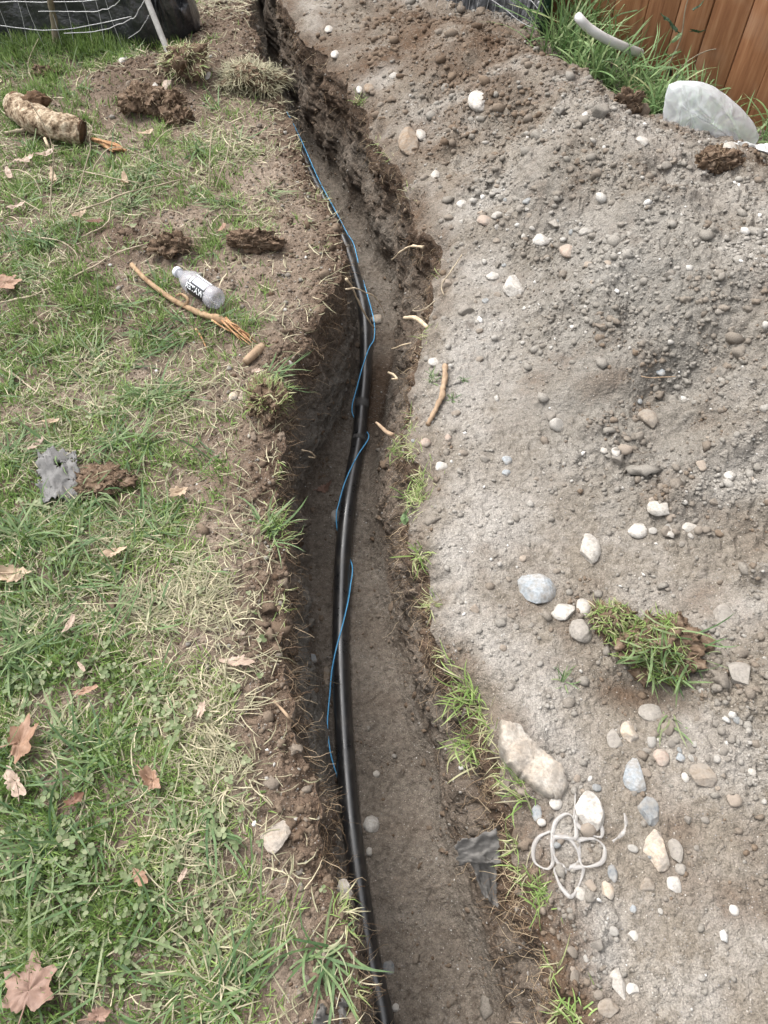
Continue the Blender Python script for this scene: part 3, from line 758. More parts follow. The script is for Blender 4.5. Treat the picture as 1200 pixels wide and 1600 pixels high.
ST = [
 (839, 917, 60, 50, 'blue', 'large smooth blue-grey stone left of the grassy sod', 7),
 (880, 954, 40, 28, 'white', 'white wedge-shaped stone just below the large blue-grey stone', 5),
 (912, 947, 24, 28, 'pale', 'pale knobbly stone between the white wedge stone and the sod', 3),
 (907, 981, 36, 38, 'grey', 'rounded brownish grey stone touching the grassy sod on its left', 3),
 (921, 852, 34, 48, 'pale', 'pale upright egg-shaped stone above the large blue-grey stone', 4),
 (996, 827, 30, 25, 'white', 'round whitish stone at the left end of the pebble pile', 4),
 (1028, 790, 36, 28, 'pale', 'angular grey stone with a white streak above the pebble pile', 7),
 (1076, 822, 28, 16, 'pale', 'flat pale stone at the right end of the pebble pile', 4),
 (1045, 830, 16, 20, 'pale', 'small pale upright stone within the pebble pile', 4),
 (920, 1262, 46, 62, 'white', 'white and tan trapezoid stone lying on the plastic rings', 6),
 (988, 1205, 34, 52, 'blue', 'tall bluish white angular stone right of the trapezoid stone', 7),
 (1016, 1263, 36, 46, 'dark', 'dark grey chipped stone with a pale rim', 8),
 (1023, 1321, 40, 62, 'tan', 'tan tapered stone below the dark chipped stone', 6),
 (1056, 1326, 22, 36, 'grey', 'dusty grey stone close right of the tan tapered stone', 6),
 (983, 1140, 28, 34, 'tan', 'cream rounded stone at the foot of the grassy sod', 3),
 (1033, 1181, 25, 27, 'pink', 'smooth tan pinkish pebble under the hanging grass blades', 2),
 (959, 1150, 24, 30, 'grey', 'dusty grey angular stone left of the cream rounded stone', 7),
 (1096, 1208, 40, 36, 'clod', 'broad dusty brown clod right of the smooth pinkish pebble', 6),
 (1015, 1111, 36, 30, 'grey', 'half-hidden grey stone tucked under the grassy sod', 3),
 (1156, 1050, 40, 38, 'grey', 'grey stone with bluish chip near the right edge of the sod', 6),
 (1130, 960, 30, 36, 'grey', 'grey half-buried stone upper right of the grassy sod', 5),
 (803, 445, 36, 34, 'white', 'bright white three-cornered stone at the foot of the heap', 7),
 (846, 372, 30, 20, 'white', 'white angular stone up the heap from the three-cornered stone', 6),
 (770, 430, 22, 13, 'white', 'small flat white stone left of the three-cornered stone', 4),
 (886, 390, 24, 22, 'pink', 'dusty pinkish round stone right of the white angular stone', 3),
 (638, 216, 32, 40, 'brown', 'tan-brown cobble on the trench edge far up', 3),
 (658, 210, 16, 16, 'pale', 'small pale stone leaning on the tan-brown cobble', 4),
 (747, 156, 32, 28, 'white', 'white half-buried stone high on the heap', 3),
 (962, 704, 13, 17, 'white', 'small white egg-shaped pebble in the middle of the heap', 1),
 (944, 703, 13, 11, 'pale', 'tiny pale pebble beside the white egg-shaped pebble', 2),
 (1140, 742, 19, 17, 'white', 'small round white stone near the right picture edge', 3),
 (1032, 580, 15, 13, 'blue', 'small bluish pebble at the rim of the hollow', 2),
 (1011, 651, 28, 30, 'clod', 'grey squarish clod below the hollow in the heap', 6),
 (792, 718, 16, 15, 'blue', 'small bluish stone on the pale strip, upper of two', 3),
 (791, 738, 14, 11, 'blue', 'flat bluish chip on the pale strip, lower of two', 3),
 (680, 564, 22, 15, 'white', 'white oval stone on the trench edge at the root top', 2),
 (690, 727, 20, 15, 'white', 'white oval stone on the pale strip above the dandelion leaf', 2),
 (665, 690, 17, 15, 'pink', 'small tan-pink stone at the lower end of the thick root', 2),
 (700, 683, 11, 11, 'pink', 'tiny reddish stone right of the tan-pink stone', 2),
 (1053, 1380, 22, 25, 'white', 'blocky white stone below the dusty grey stone', 7),
 (1063, 1356, 18, 18, 'grey', 'small smooth grey-brown pebble above the blocky white stone', 2),
 (840, 1268, 18, 26, 'blue', 'small blue-grey oval pebble above the plastic rings', 1),
 (868, 1252, 20, 22, 'white', 'small cream-white pebble between slab and trapezoid stone', 2),
 (846, 1284, 14, 12, 'white', 'tiny white pebble just below the blue-grey oval pebble', 2),
 (966, 1530, 24, 46, 'pale', 'flat grey leaf-shaped stone shard low on the right', 6),
 (988, 1543, 20, 16, 'white', 'small white stone touching the leaf-shaped shard', 4),
 (950, 1572, 34, 26, 'clod', 'grey-brown slab at the trench edge below the shard', 6),
 (1003, 219, 22, 13, 'white', 'small white stone on the heap crest left of the bag', 4),
 (1137, 228, 28, 16, 'pale', 'grey-white stone on the heap crest in front of the bag', 4),
 (957, 1362, 16, 26, 'dark', 'small slanting grey pebble right of the plastic rings', 2),
 (950, 1388, 19, 28, 'tan', 'tan oblong stone below the slanting grey pebble', 4),
 (907, 1395, 22, 22, 'pale', 'pale greenish stone under the lowest plastic ring', 3),
 (989, 1419, 11, 13, 'blue', 'tiny bluish white pebble below the tan oblong stone', 2),
 (1147, 1421, 16, 16, 'white', 'small whitish pebble alone near the right edge', 2),
 (989, 1460, 16, 16, 'white', 'small jagged white stone above the leaf-shaped shard', 6),
 (514, 45, 14, 11, 'pale', 'pale pebble high on the far soil, upper of two', 2),
 (524, 84, 15, 11, 'white', 'white pebble high on the far soil, lower of two', 2),
 (577, 136, 18, 15, 'brown', 'brown stone on the far trench edge above the grass tuft', 3),
 (562, 139, 11, 11, 'white', 'tiny white stone left of the brown edge stone', 2),
 (722, 318, 18, 13, 'white', 'white pebble among the stones above the three-cornered stone', 3),
 (757, 342, 24, 16, 'pink', 'half-sunk pinkish stone in the pebbly hollow', 3),
 (680, 272, 15, 14, 'pale', 'grey-white pebble near the trench edge below the cobble', 3),
 (866, 347, 22, 20, 'grey', 'grey stone above the white angular stone on the heap', 5),
 (1175, 1205, 13, 13, 'pale', 'pale pebble near the right edge beside the clod', 3),
 (1071, 1213, 12, 16, 'white', 'tiny white egg-shaped pebble against the broad clod', 1),
 (1062, 1182, 15, 15, 'blue', 'small bluish stone next to the smooth pinkish pebble', 4),
 (580, 1285, 26, 26, 'white', 'lumpy white stone on the trench floor beside the pipe', 2),
 (525, 803, 15, 22, 'pale', 'round pale pebble wedged left of the black pipe', 1),
 (589, 497, 18, 16, 'tan', 'round tan pebble on the trench floor near the crossing root', 1),
 (510, 1054, 16, 32, 'brown', 'brown oval stone on the trench floor left of the pipe', 2),
 (487, 1027, 17, 15, 'blue', 'flat bluish stone on the trench floor left of the pipe', 4),
 (607, 1510, 19, 20, 'dark', 'round blue-grey pebble right of the pipe at the bottom', 1),
 (577, 1329, 10, 13, 'pale', 'small pale pebble below the lumpy white stone', 2),
 (588, 1208, 11, 11, 'pale', 'small pebble in the trench above the lumpy white stone', 2),
 (618, 1573, 11, 12, 'white', 'small white pebble on the trench floor at the bottom', 2),
 (365, 617, 15, 15, 'tan', 'round tan pebble on the turf near the trench edge', 1),
 (381, 619, 16, 14, 'pink', 'pinkish flake beside the round tan pebble on the turf', 5),
 (192, 93, 14, 10, 'white', 'white pebble on the far edge of the soil mound', 3),
 (262, 130, 17, 19, 'pink', 'pinkish stone half-buried in the far soil mound', 4),
 (243, 132, 9, 13, 'white', 'small white upright stone on the far soil mound', 3),
 (325, 117, 8, 11, 'white', 'small white pebble right of the sod on the mound', 2),
 (375, 989, 16, 10, 'tan', 'small flat tan pebble in the trampled grass', 3),
 (406, 996, 9, 10, 'tan', 'tiny rounded pebble on the brown trench edge', 2),
]
for px, py, w, h, mt, lab, ang in ST:
    stone(px, py, w, h, mt, lab, ang, group='stones scattered along the trench')
# the big tan slab, a wedge lying askew
p, nor, dist = hit(838, 1190)
r_ = np.random.default_rng(5)
outline = GA([(782, 1126), (812, 1130), (845, 1166), (876, 1190), (893, 1222), (880, 1246), (855, 1240), (820, 1212), (796, 1192), (783, 1160)], p[2] + 0.03)
cc = outline.mean(0)
rings, rr = [], [(0.0, 0.022), (0.2, .022), (0.4, 0.023), (0.6, .0215), (0.78, 0.021), (0.90, 0.018), (0.96, 0.015), (0.995, 0.006), (1.0, -0.01), (0.97, -0.03), (0.95, -0.06)]
oc = np.vstack([outline, outline[:1]]); ol = np.stack([np.interp(np.linspace(0, 10, 81)[:-1], np.arange(11), oc[:, q_]) for q_ in range(3)], 1); ol[:, :2] += .0015 * rng.normal(size=(80, 2))
for s_, z_ in rr:
    q = cc + (ol - cc) * s_; q[:, 2] = p[2] + 0.012 + z_ + 0.006 * fbm(q[:, 0], q[:, 1], None, 0.035, 3, 3) + (q[:, 1] - cc[1]) * 0.12; rings.append(q)
v = np.vstack(rings) - np.array([cc[0], cc[1], p[2]])
tag(obj('stone', v, grid_faces(len(rr), 80, 0, True), SM['slab'], loc=(cc[0], cc[1], p[2])), 'big flat tan slab on the trench edge above the plastic rings', 'stone', 'stones scattered along the trench')
# rocks sticking out of the trench walls
stone(534, 1388, 36, 34, 'grey', 'grey rock jutting from the left trench wall', 7, sink=0.2)
stone(430, 1302, 48, 50, 'crust', 'pale crusty clod lying flat on the turf edge', 5, cat='clod', name='soil_clod', flat=0.3, rnd=0.22)
stone(1010, 1380, 24, 22, 'clod', 'low brown clod left of the blocky white stone', 4, cat='clod', name='soil_clod')

# loose pebbles on the heap: many alike
PC = dict(grey=((0.20, 0.18, 0.155), (0.29, 0.265, 0.235)), brown=((0.20, 0.165, 0.13), (0.27, 0.23, 0.19)), tan=((0.30, 0.24, 0.185), (0.38, 0.32, 0.265)), whitish=((0.36, 0.34, 0.31), (0.49, 0.47, 0.44)), bluish=((0.22, 0.235, 0.245), (0.30, 0.32, 0.33)))
PM = {k_: stone_material(k_ + ' pebble', *v_, rough=0.9) for k_, v_ in PC.items()}
peb = {k_: [mesh_data('pebble', *stone_shape(2, 300 + q_ + 20 * i_, 5 if q_ % 2 else 2), PM[k_]) for q_ in range(4)] for i_, k_ in enumerate(PC)}
CL = [(1040, 820, 70, 40, 26, 'in the pebble pile right of the egg-shaped stone'), (780, 320, 60, 60, 30, 'in the stony hollow above the three-cornered stone'), (1060, 1180, 90, 60, 36, 'on the dirt below the grassy sod'), (680, 680, 40, 50, 14, 'on the trench edge at the thick root'),
      (740, 500, 60, 100, 16, 'on the pale strip below the three-cornered stone'), (960, 700, 160, 60, 22, 'in the middle of the dirt heap'), (900, 1250, 90, 60, 22, 'around the plastic rings'), (1130, 1130, 70, 60, 20, 'right of the grassy sod'), (880, 380, 120, 60, 22, 'on the heap around the white angular stone'),
      (1080, 250, 90, 25, 14, 'on the heap crest near the bag'), (620, 150, 80, 50, 12, 'on the far soil by the trench'), (1000, 1350, 120, 100, 22, 'near the tan tapered stone'), (950, 1500, 60, 80, 16, 'around the leaf-shaped shard'), (800, 1000, 80, 120, 16, 'on the pale strip near the blue-grey stone'), (1120, 440, 80, 60, 14, 'high on the right of the heap')]
for cx_, cy_, rx_, ry_, n_, where in CL:
    for _ in range(int(n_ * .7)):
        px, py = cx_ + rng.normal(0, rx_ * 0.6), cy_ + rng.normal(0, ry_ * 0.6)
        if not (520 < px < 1195 and 5 < py < 1590): continue
        p, nor, dist = hit(px, py)
        if p[0] < np.interp(p[1], rows_y, XR) + 0.02: continue
        kc = rng.choice(list(PC), p=[.36, .24, .2, .12, .08])
        r = np.clip(rng.lognormal(math.log(6.2), 0.36), 4.2, 14) * mpp(p)
        o = link('pebble', peb[kc][rng.integers(4)], None, p + np.array([0, 0, r * 0.04]), (rng.uniform(-.4, .4), rng.uniform(-.4, .4), rng.uniform(0, 6.28)))
        o.scale = (r, r * rng.uniform(0.65, 1.0), r * rng.uniform(0.5, 0.75))
        tag(o, f'small {kc} pebble {where}', 'pebble', f'{kc} pebbles {where}')

# ================================================================== bottle
def lathe(prof, sides=40, a0=0, a1=2 * math.pi):
    prof = np.asarray(prof, float); full = abs(a1 - a0 - 2 * math.pi) < 1e-6
    a = np.linspace(a0, a1, sides, endpoint=not full)
    V = np.stack([prof[:, 0:1] * np.cos(a), prof[:, 0:1] * np.sin(a), np.broadcast_to(prof[:, 1:2], (len(prof), sides))], -1)
    return V.reshape(-1, 3), grid_faces(len(prof), sides, 0, full)
zb = ground_z(*hit(318, 452)[0][:2])
b_base = G(341, 470, zb + 0.040); b_cap = G(290, 434, zb + 0.040)
axis = b_cap - b_base; blen = np.linalg.norm(axis); axis /= blen
BL = 0.215
yv = np.cross([0, 0, 1], axis); yv /= np.linalg.norm(yv); xv = np.cross(yv, axis)          # xv points down, -xv up
bm_ = Matrix((Vector(xv), Vector(yv), Vector(axis))).transposed().to_4x4()
bottle = empty('plastic_bottle', b_base, 'clear plastic drink bottle with black label lying by the broken branch', 'bottle')
bottle.matrix_world = Matrix.Translation(Vector(b_base)) @ bm_
prof = [(0.0, 0.010), (0.010, 0.008), (0.016, 0.002), (0.024, 0.0), (0.030, 0.004), (0.034, 0.014), (0.0345, 0.028), (0.0325, 0.034), (0.0325, 0.118), (0.0345, 0.124), (0.0345, 0.134), (0.032, 0.148), (0.026, 0.165), (0.018, 0.180), (0.0135, 0.188), (0.0130, 0.196), (0.0145, 0.197), (0.0145, 0.199), (0.0125, 0.200), (0.0125, 0.204)]
v, f = lathe(prof, 40)
dent = 1 - 0.06 * np.clip(fbm(v[:, 0] * 1.0, v[:, 1], v[:, 2], 0.035, 2, 5), -1, 1) * (v[:, 2] > 0.012) * (v[:, 2] < 0.17)
v[:, :2] *= dent[:, None]
M['clear'] = film_material('clear bottle plastic', (0.56, 0.56, 0.61), 0.66, 0.12)
obj('bottle_body', v, f, M['clear'], bottle)
v, f = lathe([(0.0, 0.2160), (0.0155, 0.2160), (0.0168, 0.2145), (0.0168, 0.2010), (0.0160, 0.2005), (0.0, 0.2005)], 28)
M['cap'] = simple_material('white cap', (0.58, 0.60, 0.65), None, 10, 0.4)
obj('cap', v, f, M['cap'], bottle)
M['label'] = simple_material('black label', (0.012, 0.013, 0.016), (0.02, 0.021, 0.026), 60, 0.3, 0, 0.5)
M['label_grey'] = simple_material('silver label', (0.30, 0.32, 0.38), (0.42, 0.44, 0.50), 40, 0.3, 0, 0.5)
M['label_white'] = simple_material('white print', (0.72, 0.74, 0.76), None, 40, 0.4)
# angle 0 is straight down, pi straight up
SIDE = 1 if yv[1] < 0 else -1            # which way round faces the camera
def ang(d): return math.pi - SIDE * math.radians(d)
def span(d0, d1): return tuple(sorted((ang(d0), ang(d1))))
lab_o = obj('label', *lathe([(0.0338, 0.036), (0.0338, 0.116)], 40, *span(12, 130)), M['label'], bottle)
def panel(z0, z1, a0, a1, r, mt, nm):
    obj(nm, *lathe([(r, z0), (r, z1)], 18, a0, a1), M[mt], lab_o)
panel(0.040, 0.098, *span(-8, 34), 0.0342, 'label_grey', 'silver_panel')
panel(0.038, 0.114, *span(-26, -18), 0.0342, 'label_white', 'white_stripe')
panel(0.104, 0.112, *span(0, 40), 0.0342, 'label_white', 'white_stripe')
tcu = bpy.data.curves.new('lettering', 'FONT'); tcu.body = 'WATER'; tcu.size = 0.026; tcu.align_x = 'CENTER'; tcu.offset = 0.0006
to = bpy.data.objects.new('tmp_text', tcu); col.objects.link(to)
dg = bpy.context.evaluated_depsgraph_get(); tme = bpy.data.meshes.new_from_object(to.evaluated_get(dg))
tv = np.array([vv.co[:] for vv in tme.vertices]); tf_ = [tuple(p_.vertices) for p_ in tme.polygons]
bpy.data.objects.remove(to)
th = ang(58) - SIDE * (tv[:, 1] - 0.010) / 0.0345 * (-1)
tz = 0.078 + tv[:, 0] * 0.98
lv = np.stack([0.0344 * np.cos(th), 0.0344 * np.sin(th), tz], 1)
lme = bpy.data.meshes.new('lettering'); lme.from_pydata(lv.tolist(), [], tf_); lme.materials.append(M['label_white'])
link('lettering', lme, lab_o)

# ================================================================== wood, roots, twigs
M['bark'] = simple_material('branch bark', (0.17, 0.105, 0.06), (0.30, 0.205, 0.125), 40, 0.85, 0.5, 0.2, c3=(0.38, 0.29, 0.19))
M['splinter'] = simple_material('splintered wood', (0.20, 0.10, 0.05), (0.36, 0.20, 0.10), 60, 0.8, 0.4, 0.2, c3=(0.47, 0.34, 0.22))
M['rootpale'] = simple_material('pale root', (0.38, 0.29, 0.19), (0.56, 0.47, 0.34), 40, 0.8, 0.3)
M['rootbrown'] = simple_material('brown root', (0.22, 0.15, 0.095), (0.36, 0.265, 0.18), 40, 0.85, 0.4)
M['twig'] = simple_material('dry stem', (0.24, 0.195, 0.135), (0.42, 0.36, 0.265), 30, 0.8, 0.2)
m, nt, out = new_mat('rotten log')
tc = N(nt, 'ShaderNodeTexCoord').outputs['Object']
n1 = noise(nt, 22, 6, 0.72, tc); n2 = noise(nt, 90, 4, 0.7, tc)
c = ramp(nt, n1, [(0.38, (0.085, 0.055, 0.035)), (0.47, (0.25, 0.185, 0.125)), (0.56, (0.40, 0.325, 0.235)), (0.68, (0.50, 0.43, 0.335))])
c = mixc(nt, 1.0, c, ramp(nt, n2, [(0.35, g(0.55)), (0.5, g(1.0)), (0.7, g(1.15))]), 'MULTIPLY')
b = N(nt, 'ShaderNodeBsdfPrincipled'); nt.links.new(c, b.inputs['Base Color']); b.inputs['Roughness'].default_value = 0.95; b.inputs['Specular IOR Level'].default_value = 0.1
bp = N(nt, 'ShaderNodeBump'); bp.inputs['Strength'].default_value = 1.0; bp.inputs['Distance'].default_value = 0.012
nt.links.new(math_n(nt, 'ADD', n1, math_n(nt, 'MULTIPLY', n2, 0.5)), bp.inputs['Height']); nt.links.new(bp.outputs[0], b.inputs['Normal']); nt.links.new(b.outputs[0], out.inputs[0])
M['logwood'] = m
M['rot'] = simple_material('rotten heartwood', (0.05, 0.03, 0.018), (0.13, 0.075, 0.04), 60, 0.95, 0.8)

def path_px(pts, lift=0.0):
    """(px, py, height above the ground or above nothing) -> points of the place"""
    out_ = []
    for q in pts:
        p, nor, dist = hit(q[0], q[1]); h = q[2] if len(q) > 2 else lift
        out_.append(G(q[0], q[1], p[2] + h))
    return np.array(out_)

def stick(name, pts, r0, r1, mat, label, cat, lift=0.006, n=24, rough=0.0, sides=8, lump=0.25, group=None, world=False):
    P = np.asarray(pts) if world else path_px(pts, lift)
    P = smooth_path(P, n, rough + (.0011 if cat == 'root' else 0))
    sc_ = .82 if cat == 'root' else 1.0
    v, f = tube(P, sc_ * np.linspace(r0, r1, n) * (1 + 0.15 * np.random.default_rng(n).normal(size=n) * (lump > 0)), sides, True, lump, n)
    v, c = centred(v)
    return tag(obj(name, v, f, M[mat], loc=c), label, cat, group)

# the broken branch beside the bottle
br = path_px([(206, 414, .012), (228, 436, .014), (262, 462, .016), (298, 482, .018), (325, 492, .018), (346, 500, .016), (372, 514, .012)])
c0 = br[3].copy(); c0[2] -= 0.02
branch = empty('broken_branch', c0, 'long broken branch with splintered orange end below the bottle', 'branch')
P = smooth_path(br, 40, 0.0006); rad = np.interp(np.linspace(0, 1, 40), [0, .1, .5, .72, .8, .88, 1], [.0085, .0075, .0085, .0095, .0145, .0105, .009])
v, f = tube(P, rad, 12, True, 0.2, 3); obj('limb', v - c0, f, M['bark'], branch)
sp = []
for k in range(22):
    t_ = rng.uniform(0, 1); a = P[int(30 + 9 * t_)] + rng.normal(0, 0.006, 3)
    w_ = rng.uniform(0, 1); e = path_px([(365 + 34 * w_ + rng.normal(0, 4), 508 + 30 * w_ + rng.normal(0, 5), rng.uniform(0.004, 0.02))])[0]
    sp.append(tube(smooth_path([a, (a + e) / 2 + rng.normal(0, .004, 3), e], 6), np.linspace(0.0042, 0.0012, 6), 4))
v, f = join(sp); obj('splinters', v - c0, f, M['splinter'], branch, False)
v, f = tube(smooth_path(path_px([(290, 478, .02), (294, 468, .035), (284, 460, .04), (276, 462, .045)]), 12), np.linspace(.006, .004, 12), 8); obj('side_shoot', v - c0, f, M['bark'], branch)
stick('wood_stub', [(383, 566, .010), (397, 553, .010), (412, 540, -.004)], 0.0135, 0.012, 'rootbrown', 'short brown wood stub poking from the soil near the trench', 'wood', n=10, sides=14, lump=.06)
stick('wood_splinter', [(306, 514), (315, 528), (323, 545)], 0.0055, 0.002, 'splinter', 'small orange wood splinter standing in the grass', 'wood', n=8, sides=5)
stick('stick', [(404, 395 - 60), (380, 336), (345, 335)], 0.003, 0.002, 'twig', 'short thin twig lying across the far bare soil', 'twig')
# the log
lg = path_px([(22, 162, .045), (50, 182, .05), (80, 196, .05), (108, 202, .045), (130, 207, .04)])
c0 = np.array([lg[2][0], lg[2][1], 0.0])
log = empty('rotten_log', c0, 'thick weathered pale log lying on the grass at the left', 'log')
n = 80; P = smooth_path(lg, n); rad = np.interp(np.linspace(0, 1, n), [0, .06, .2, .6, .93, 1], [.045, .056, .058, .055, .050, .044])
v, f = tube(P, rad, 30, False, 0.0, 9)
d_ = 1.2 * fbm(v[:, 0] * .6, v[:, 1] * .6, v[:, 2] * 1.6, 0.06, 2, 77) - 1.1 * np.abs(fbm(v[:, 0] * .22, v[:, 1] * .5, v[:, 2] * 1.5, 0.016, 3, 78)); ctr = np.repeat(P, 30, 0); v = ctr + (v - ctr) * (1 + 0.12 * d_)[:, None]
obj('bark_shell', v - c0, f, M['logwood'], log)
for e0, e1, r in ((P[-1], P[-5], .043), (P[0], P[4], .046)):
    dd = e1 - e0; vv, ff = tube(np.array([e0 + dd * 0.9, e0 + dd * 0.5, e0 + dd * 0.25]), [r * 0.93, r * 0.98, r * 0.99], 24, True, 0.2, 4)
    obj('hollow_end', vv - c0, ff, M['rot'], log)
v, f = ICO[3]; v = v * np.array([.05, .035, .03]); v = v * (1 + .25 * fbm(v[:, 0], v[:, 1], v[:, 2], .012, 3, 8))[:, None]
obj('rot_patch', v + lg[1] + np.array([.02, .045, .04]) - c0, f, M['rot'], log)
v, f = tube(smooth_path(path_px([(70, 216, .03), (74, 226, .02), (78, 234, .005)]), 8), [.006] * 5 + [.005, .004, .003], 7); obj('side_shoot', v - c0, f, M['rootpale'], log)
sp = []
for k in range(18):
    w_ = rng.uniform(0, 1); a = path_px([(142 + 26 * w_ + rng.normal(0, 3), 216 + 12 * w_ + rng.normal(0, 2), rng.uniform(.004, .02))])[0]; e = path_px([(165 + 38 * w_ + rng.normal(0, 4), 226 + 12 * w_ + rng.normal(0, 4), rng.uniform(.004, .03))])[0]
    sp.append(tube(smooth_path([a, (a + e) / 2 + rng.normal(0, .006, 3), e], 7), np.linspace(.007, .003, 7), 5))
v, f = join(sp); v, c = centred(v)
tag(obj('rotten_wood', v, f, M['splinter'], None, False, loc=c), 'splintered orange rotten wood lying right of the pale log', 'wood')

# roots in and around the trench
def wpts(l): return np.array([G(*q) for q in l])
stick('root', wpts([(541, 436, .0), (548, 446, -.05), (556, 462, -.10), (566, 482, -.16), (578, 502, -.22), (584, 512, -.26)]), .0055, .003, 'rootpale', 'pale root hanging from the left lip across the pipe', 'root', world=True)
stick('root', wpts([(540, 452, -.03), (556, 452, -.05), (580, 460, -.1), (592, 474, -.16), (602, 492, -.22)]), .0035, .0015, 'rootpale', 'thin forked root arching above the round tan pebble', 'root', world=True, n=20)
stick('root', wpts([(668, 512, -.03), (656, 503, -.06), (644, 498, -.09), (632, 497, -.12)]), .010, .0085, 'rootpale', 'stubby cut root end poking from the right wall', 'root', world=True, n=10, sides=10)
stick('root', [(696, 572, .01), (694, 598, .012), (688, 622, .012), (678, 645, .012), (668, 664, .006)], .0105, .008, 'rootbrown', 'thick tan root lying along the right trench edge', 'root', n=24, sides=12)
stick('root', wpts([(588, 660, -.14), (600, 667, -.10), (614, 679, -.03)]), .005, .0075, 'rootbrown', 'orange-brown root tip pointing into the trench', 'root', world=True, n=10)
stick('root', wpts([(612, 406, -.20), (624, 397, -.16), (640, 388, -.11), (661, 386, -.06)]), .0035, .005, 'rootpale', 'pale forked root on the right wall above the stub', 'root', world=True, n=14)
stick('root', [(722, 398, .02), (708, 420, .015), (697, 440, .012), (691, 452, .01), (694, 462, .006)], .0028, .0018, 'twig', 'thin curved root hanging over the right edge', 'root', n=18, sides=6)
stick('root', wpts([(655, 478, -.02), (645, 485, -.04), (662, 482, -.01), (680, 470, .01)]), .002, .0025, 'twig', 'fine straw-coloured root above the cut stub', 'root', world=True, n=14, sides=5)
stick('root', wpts([(612, 545, -.2), (625, 540, -.16), (642, 536, -.1)]), .0035, .003, 'rootpale', 'pale root tip below the cut stub', 'root', world=True, n=10, sides=6)
stick('root', wpts([(607, 582, -.25), (614, 586, -.22), (619, 594, -.19), (612, 592, -.18)]), .006, .004, 'rootpale', 'pale knotted root end low on the right wall', 'root', world=True, n=10)
stick('root', wpts([(472, 704, -.12), (486, 705, -.15), (494, 712, -.19), (482, 714, -.18)]), .0035, .002, 'rootpale', 'hooked pale root sticking from the left wall', 'root', world=True, n=14, sides=6)
stick('stick', [(428, 1096, .008), (440, 1108, .01), (452, 1122, .008), (466, 1142, .004)], .0035, .0025, 'rootbrown', 'bent brown stick on the left trench edge', 'twig', n=14, sides=6)
stick('root', wpts([(1056, 588, .17), (1020, 590, .16), (1002, 588, .15)]), .002, .0015, 'rootbrown', 'thin root lying in the hollow of the heap', 'root', world=True, n=8, sides=5)
stick('root', wpts([(530, 1592, -.02), (565, 1534, -.06), (598, 1524, -.10), (604, 1528, -.14)]), .0018, .001, 'rootbrown', 'thin reddish root crossing above the pipe at the bottom', 'root', world=True, n=14, sides=5)
stick('root', wpts([(420, 1053, -.02), (470, 1052, -.12), (500, 1058, -.3), (534, 1070, -.42)]), .0012, .0008, 'twig', 'hair-thin root reaching from the left wall to the pipe', 'root', world=True, n=20, sides=4)

TW = [
 ([(0, 473, .012), (60, 458, .015), (140, 415, .02), (180, 393, .02), (226, 382, .03)], .0042, .0018, 'long grey twig slanting across the turf at the left'),
 ([(0, 573, .01), (28, 588, .012), (58, 613, .008)], .0035, .002, 'pale curved twig at the left edge below the brown leaf'),
 ([(77, 345, .01), (81, 290, .10), (84, 240, .20), (74, 205, .26), (48, 160, .34)], .0028, .0012, 'tall bare stem rising in front of the log'),
 ([(102, 350, .01), (120, 300, .09), (138, 235, .19), (140, 205, .23), (160, 150, .32)], .0026, .001, 'leaning bare stem just right of the log'),
 ([(112, 332, .015), (165, 316, .03), (215, 298, .035), (285, 280, .02)], .0042, .002, 'long arched bramble stem over the flattened grass'),
 ([(144, 270, .02), (152, 250, .05), (172, 232, .07), (210, 238, .05), (290, 278, .015)], .0022, .0012, 'thin arching stem beyond the flattened grass'),
 ([(326, 296, .01), (328, 240, .09), (333, 205, .14), (358, 194, .15), (405, 170, .10)], .0022, .0012, 'looped pale stem, left of the pair by the trench'),
 ([(336, 296, .01), (352, 245, .08), (358, 205, .13), (356, 190, .15)], .0022, .001, 'looped pale stem, right of the pair by the trench'),
 ([(360, 205, .02), (400, 207, .02), (440, 200, .02), (456, 192, .02)], .0022, .0012, 'pale curved stem ending at the trench edge'),
 ([(120, 265, .012), (170, 280, .03), (215, 288, .035), (244, 280, .02)], .0024, .0012, 'slim straw stem across the middle of the far turf'),
 ([(0, 295, .01), (55, 322, .03), (75, 335, .01)], .0022, .001, 'slim stem leaning from the left picture edge'),
 ([(0, 268, .02), (28, 264, .04), (52, 275, .05), (66, 308, .01)], .0026, .0014, 'arched straw stem below the log'),
 ([(233, 238, .01), (252, 210, .05), (275, 200, .06), (310, 198, .03)], .0022, .001, 'thin forked stem left of the looped pair'),
 ([(128, 370, .012), (165, 350, .02), (172, 320, .04), (175, 300, .03)], .0028, .0014, 'curved twig above the bare soil patch'),
 ([(55, 370, .01), (95, 378, .02), (118, 394, .02), (126, 420, .008)], .0022, .0014, 'bent straw stem in the grass above the twig'),
 ([(52, 130, .01), (45, 100, .06), (60, 60, .13)], .0022, .001, 'upright thin stem before the black plastic'),
 ([(445, 295, .01), (480, 284, .02), (512, 292, .01)], .0022, .0012, 'fine root lying over the left trench lip'),
 ([(118, 200, .01), (110, 175, .06), (114, 150, .1)], .0022, .001, 'short upright stem behind the log'),
]
for pts, r0, r1, lab in TW:
    stick('dry_stem', pts, r0 * 0.95, r1 * 1.0, 'twig', lab, 'stem', n=26, rough=0.0012, sides=6, group='dry stems on the turf')
stick('stick', [(8, 208, .012), (30, 204, .02), (40, 203, .015)], .009, .007, 'twig', 'short thick twig end left of the log', 'twig', n=8)
stick('dry_stem', [(107, 1500, .006), (118, 1520, .012), (130, 1548, .012), (124, 1580, .006)], .0022, .0014, 'twig', 'pale bent straw stem right of the large maple leaf', 'stem', n=14, sides=5)

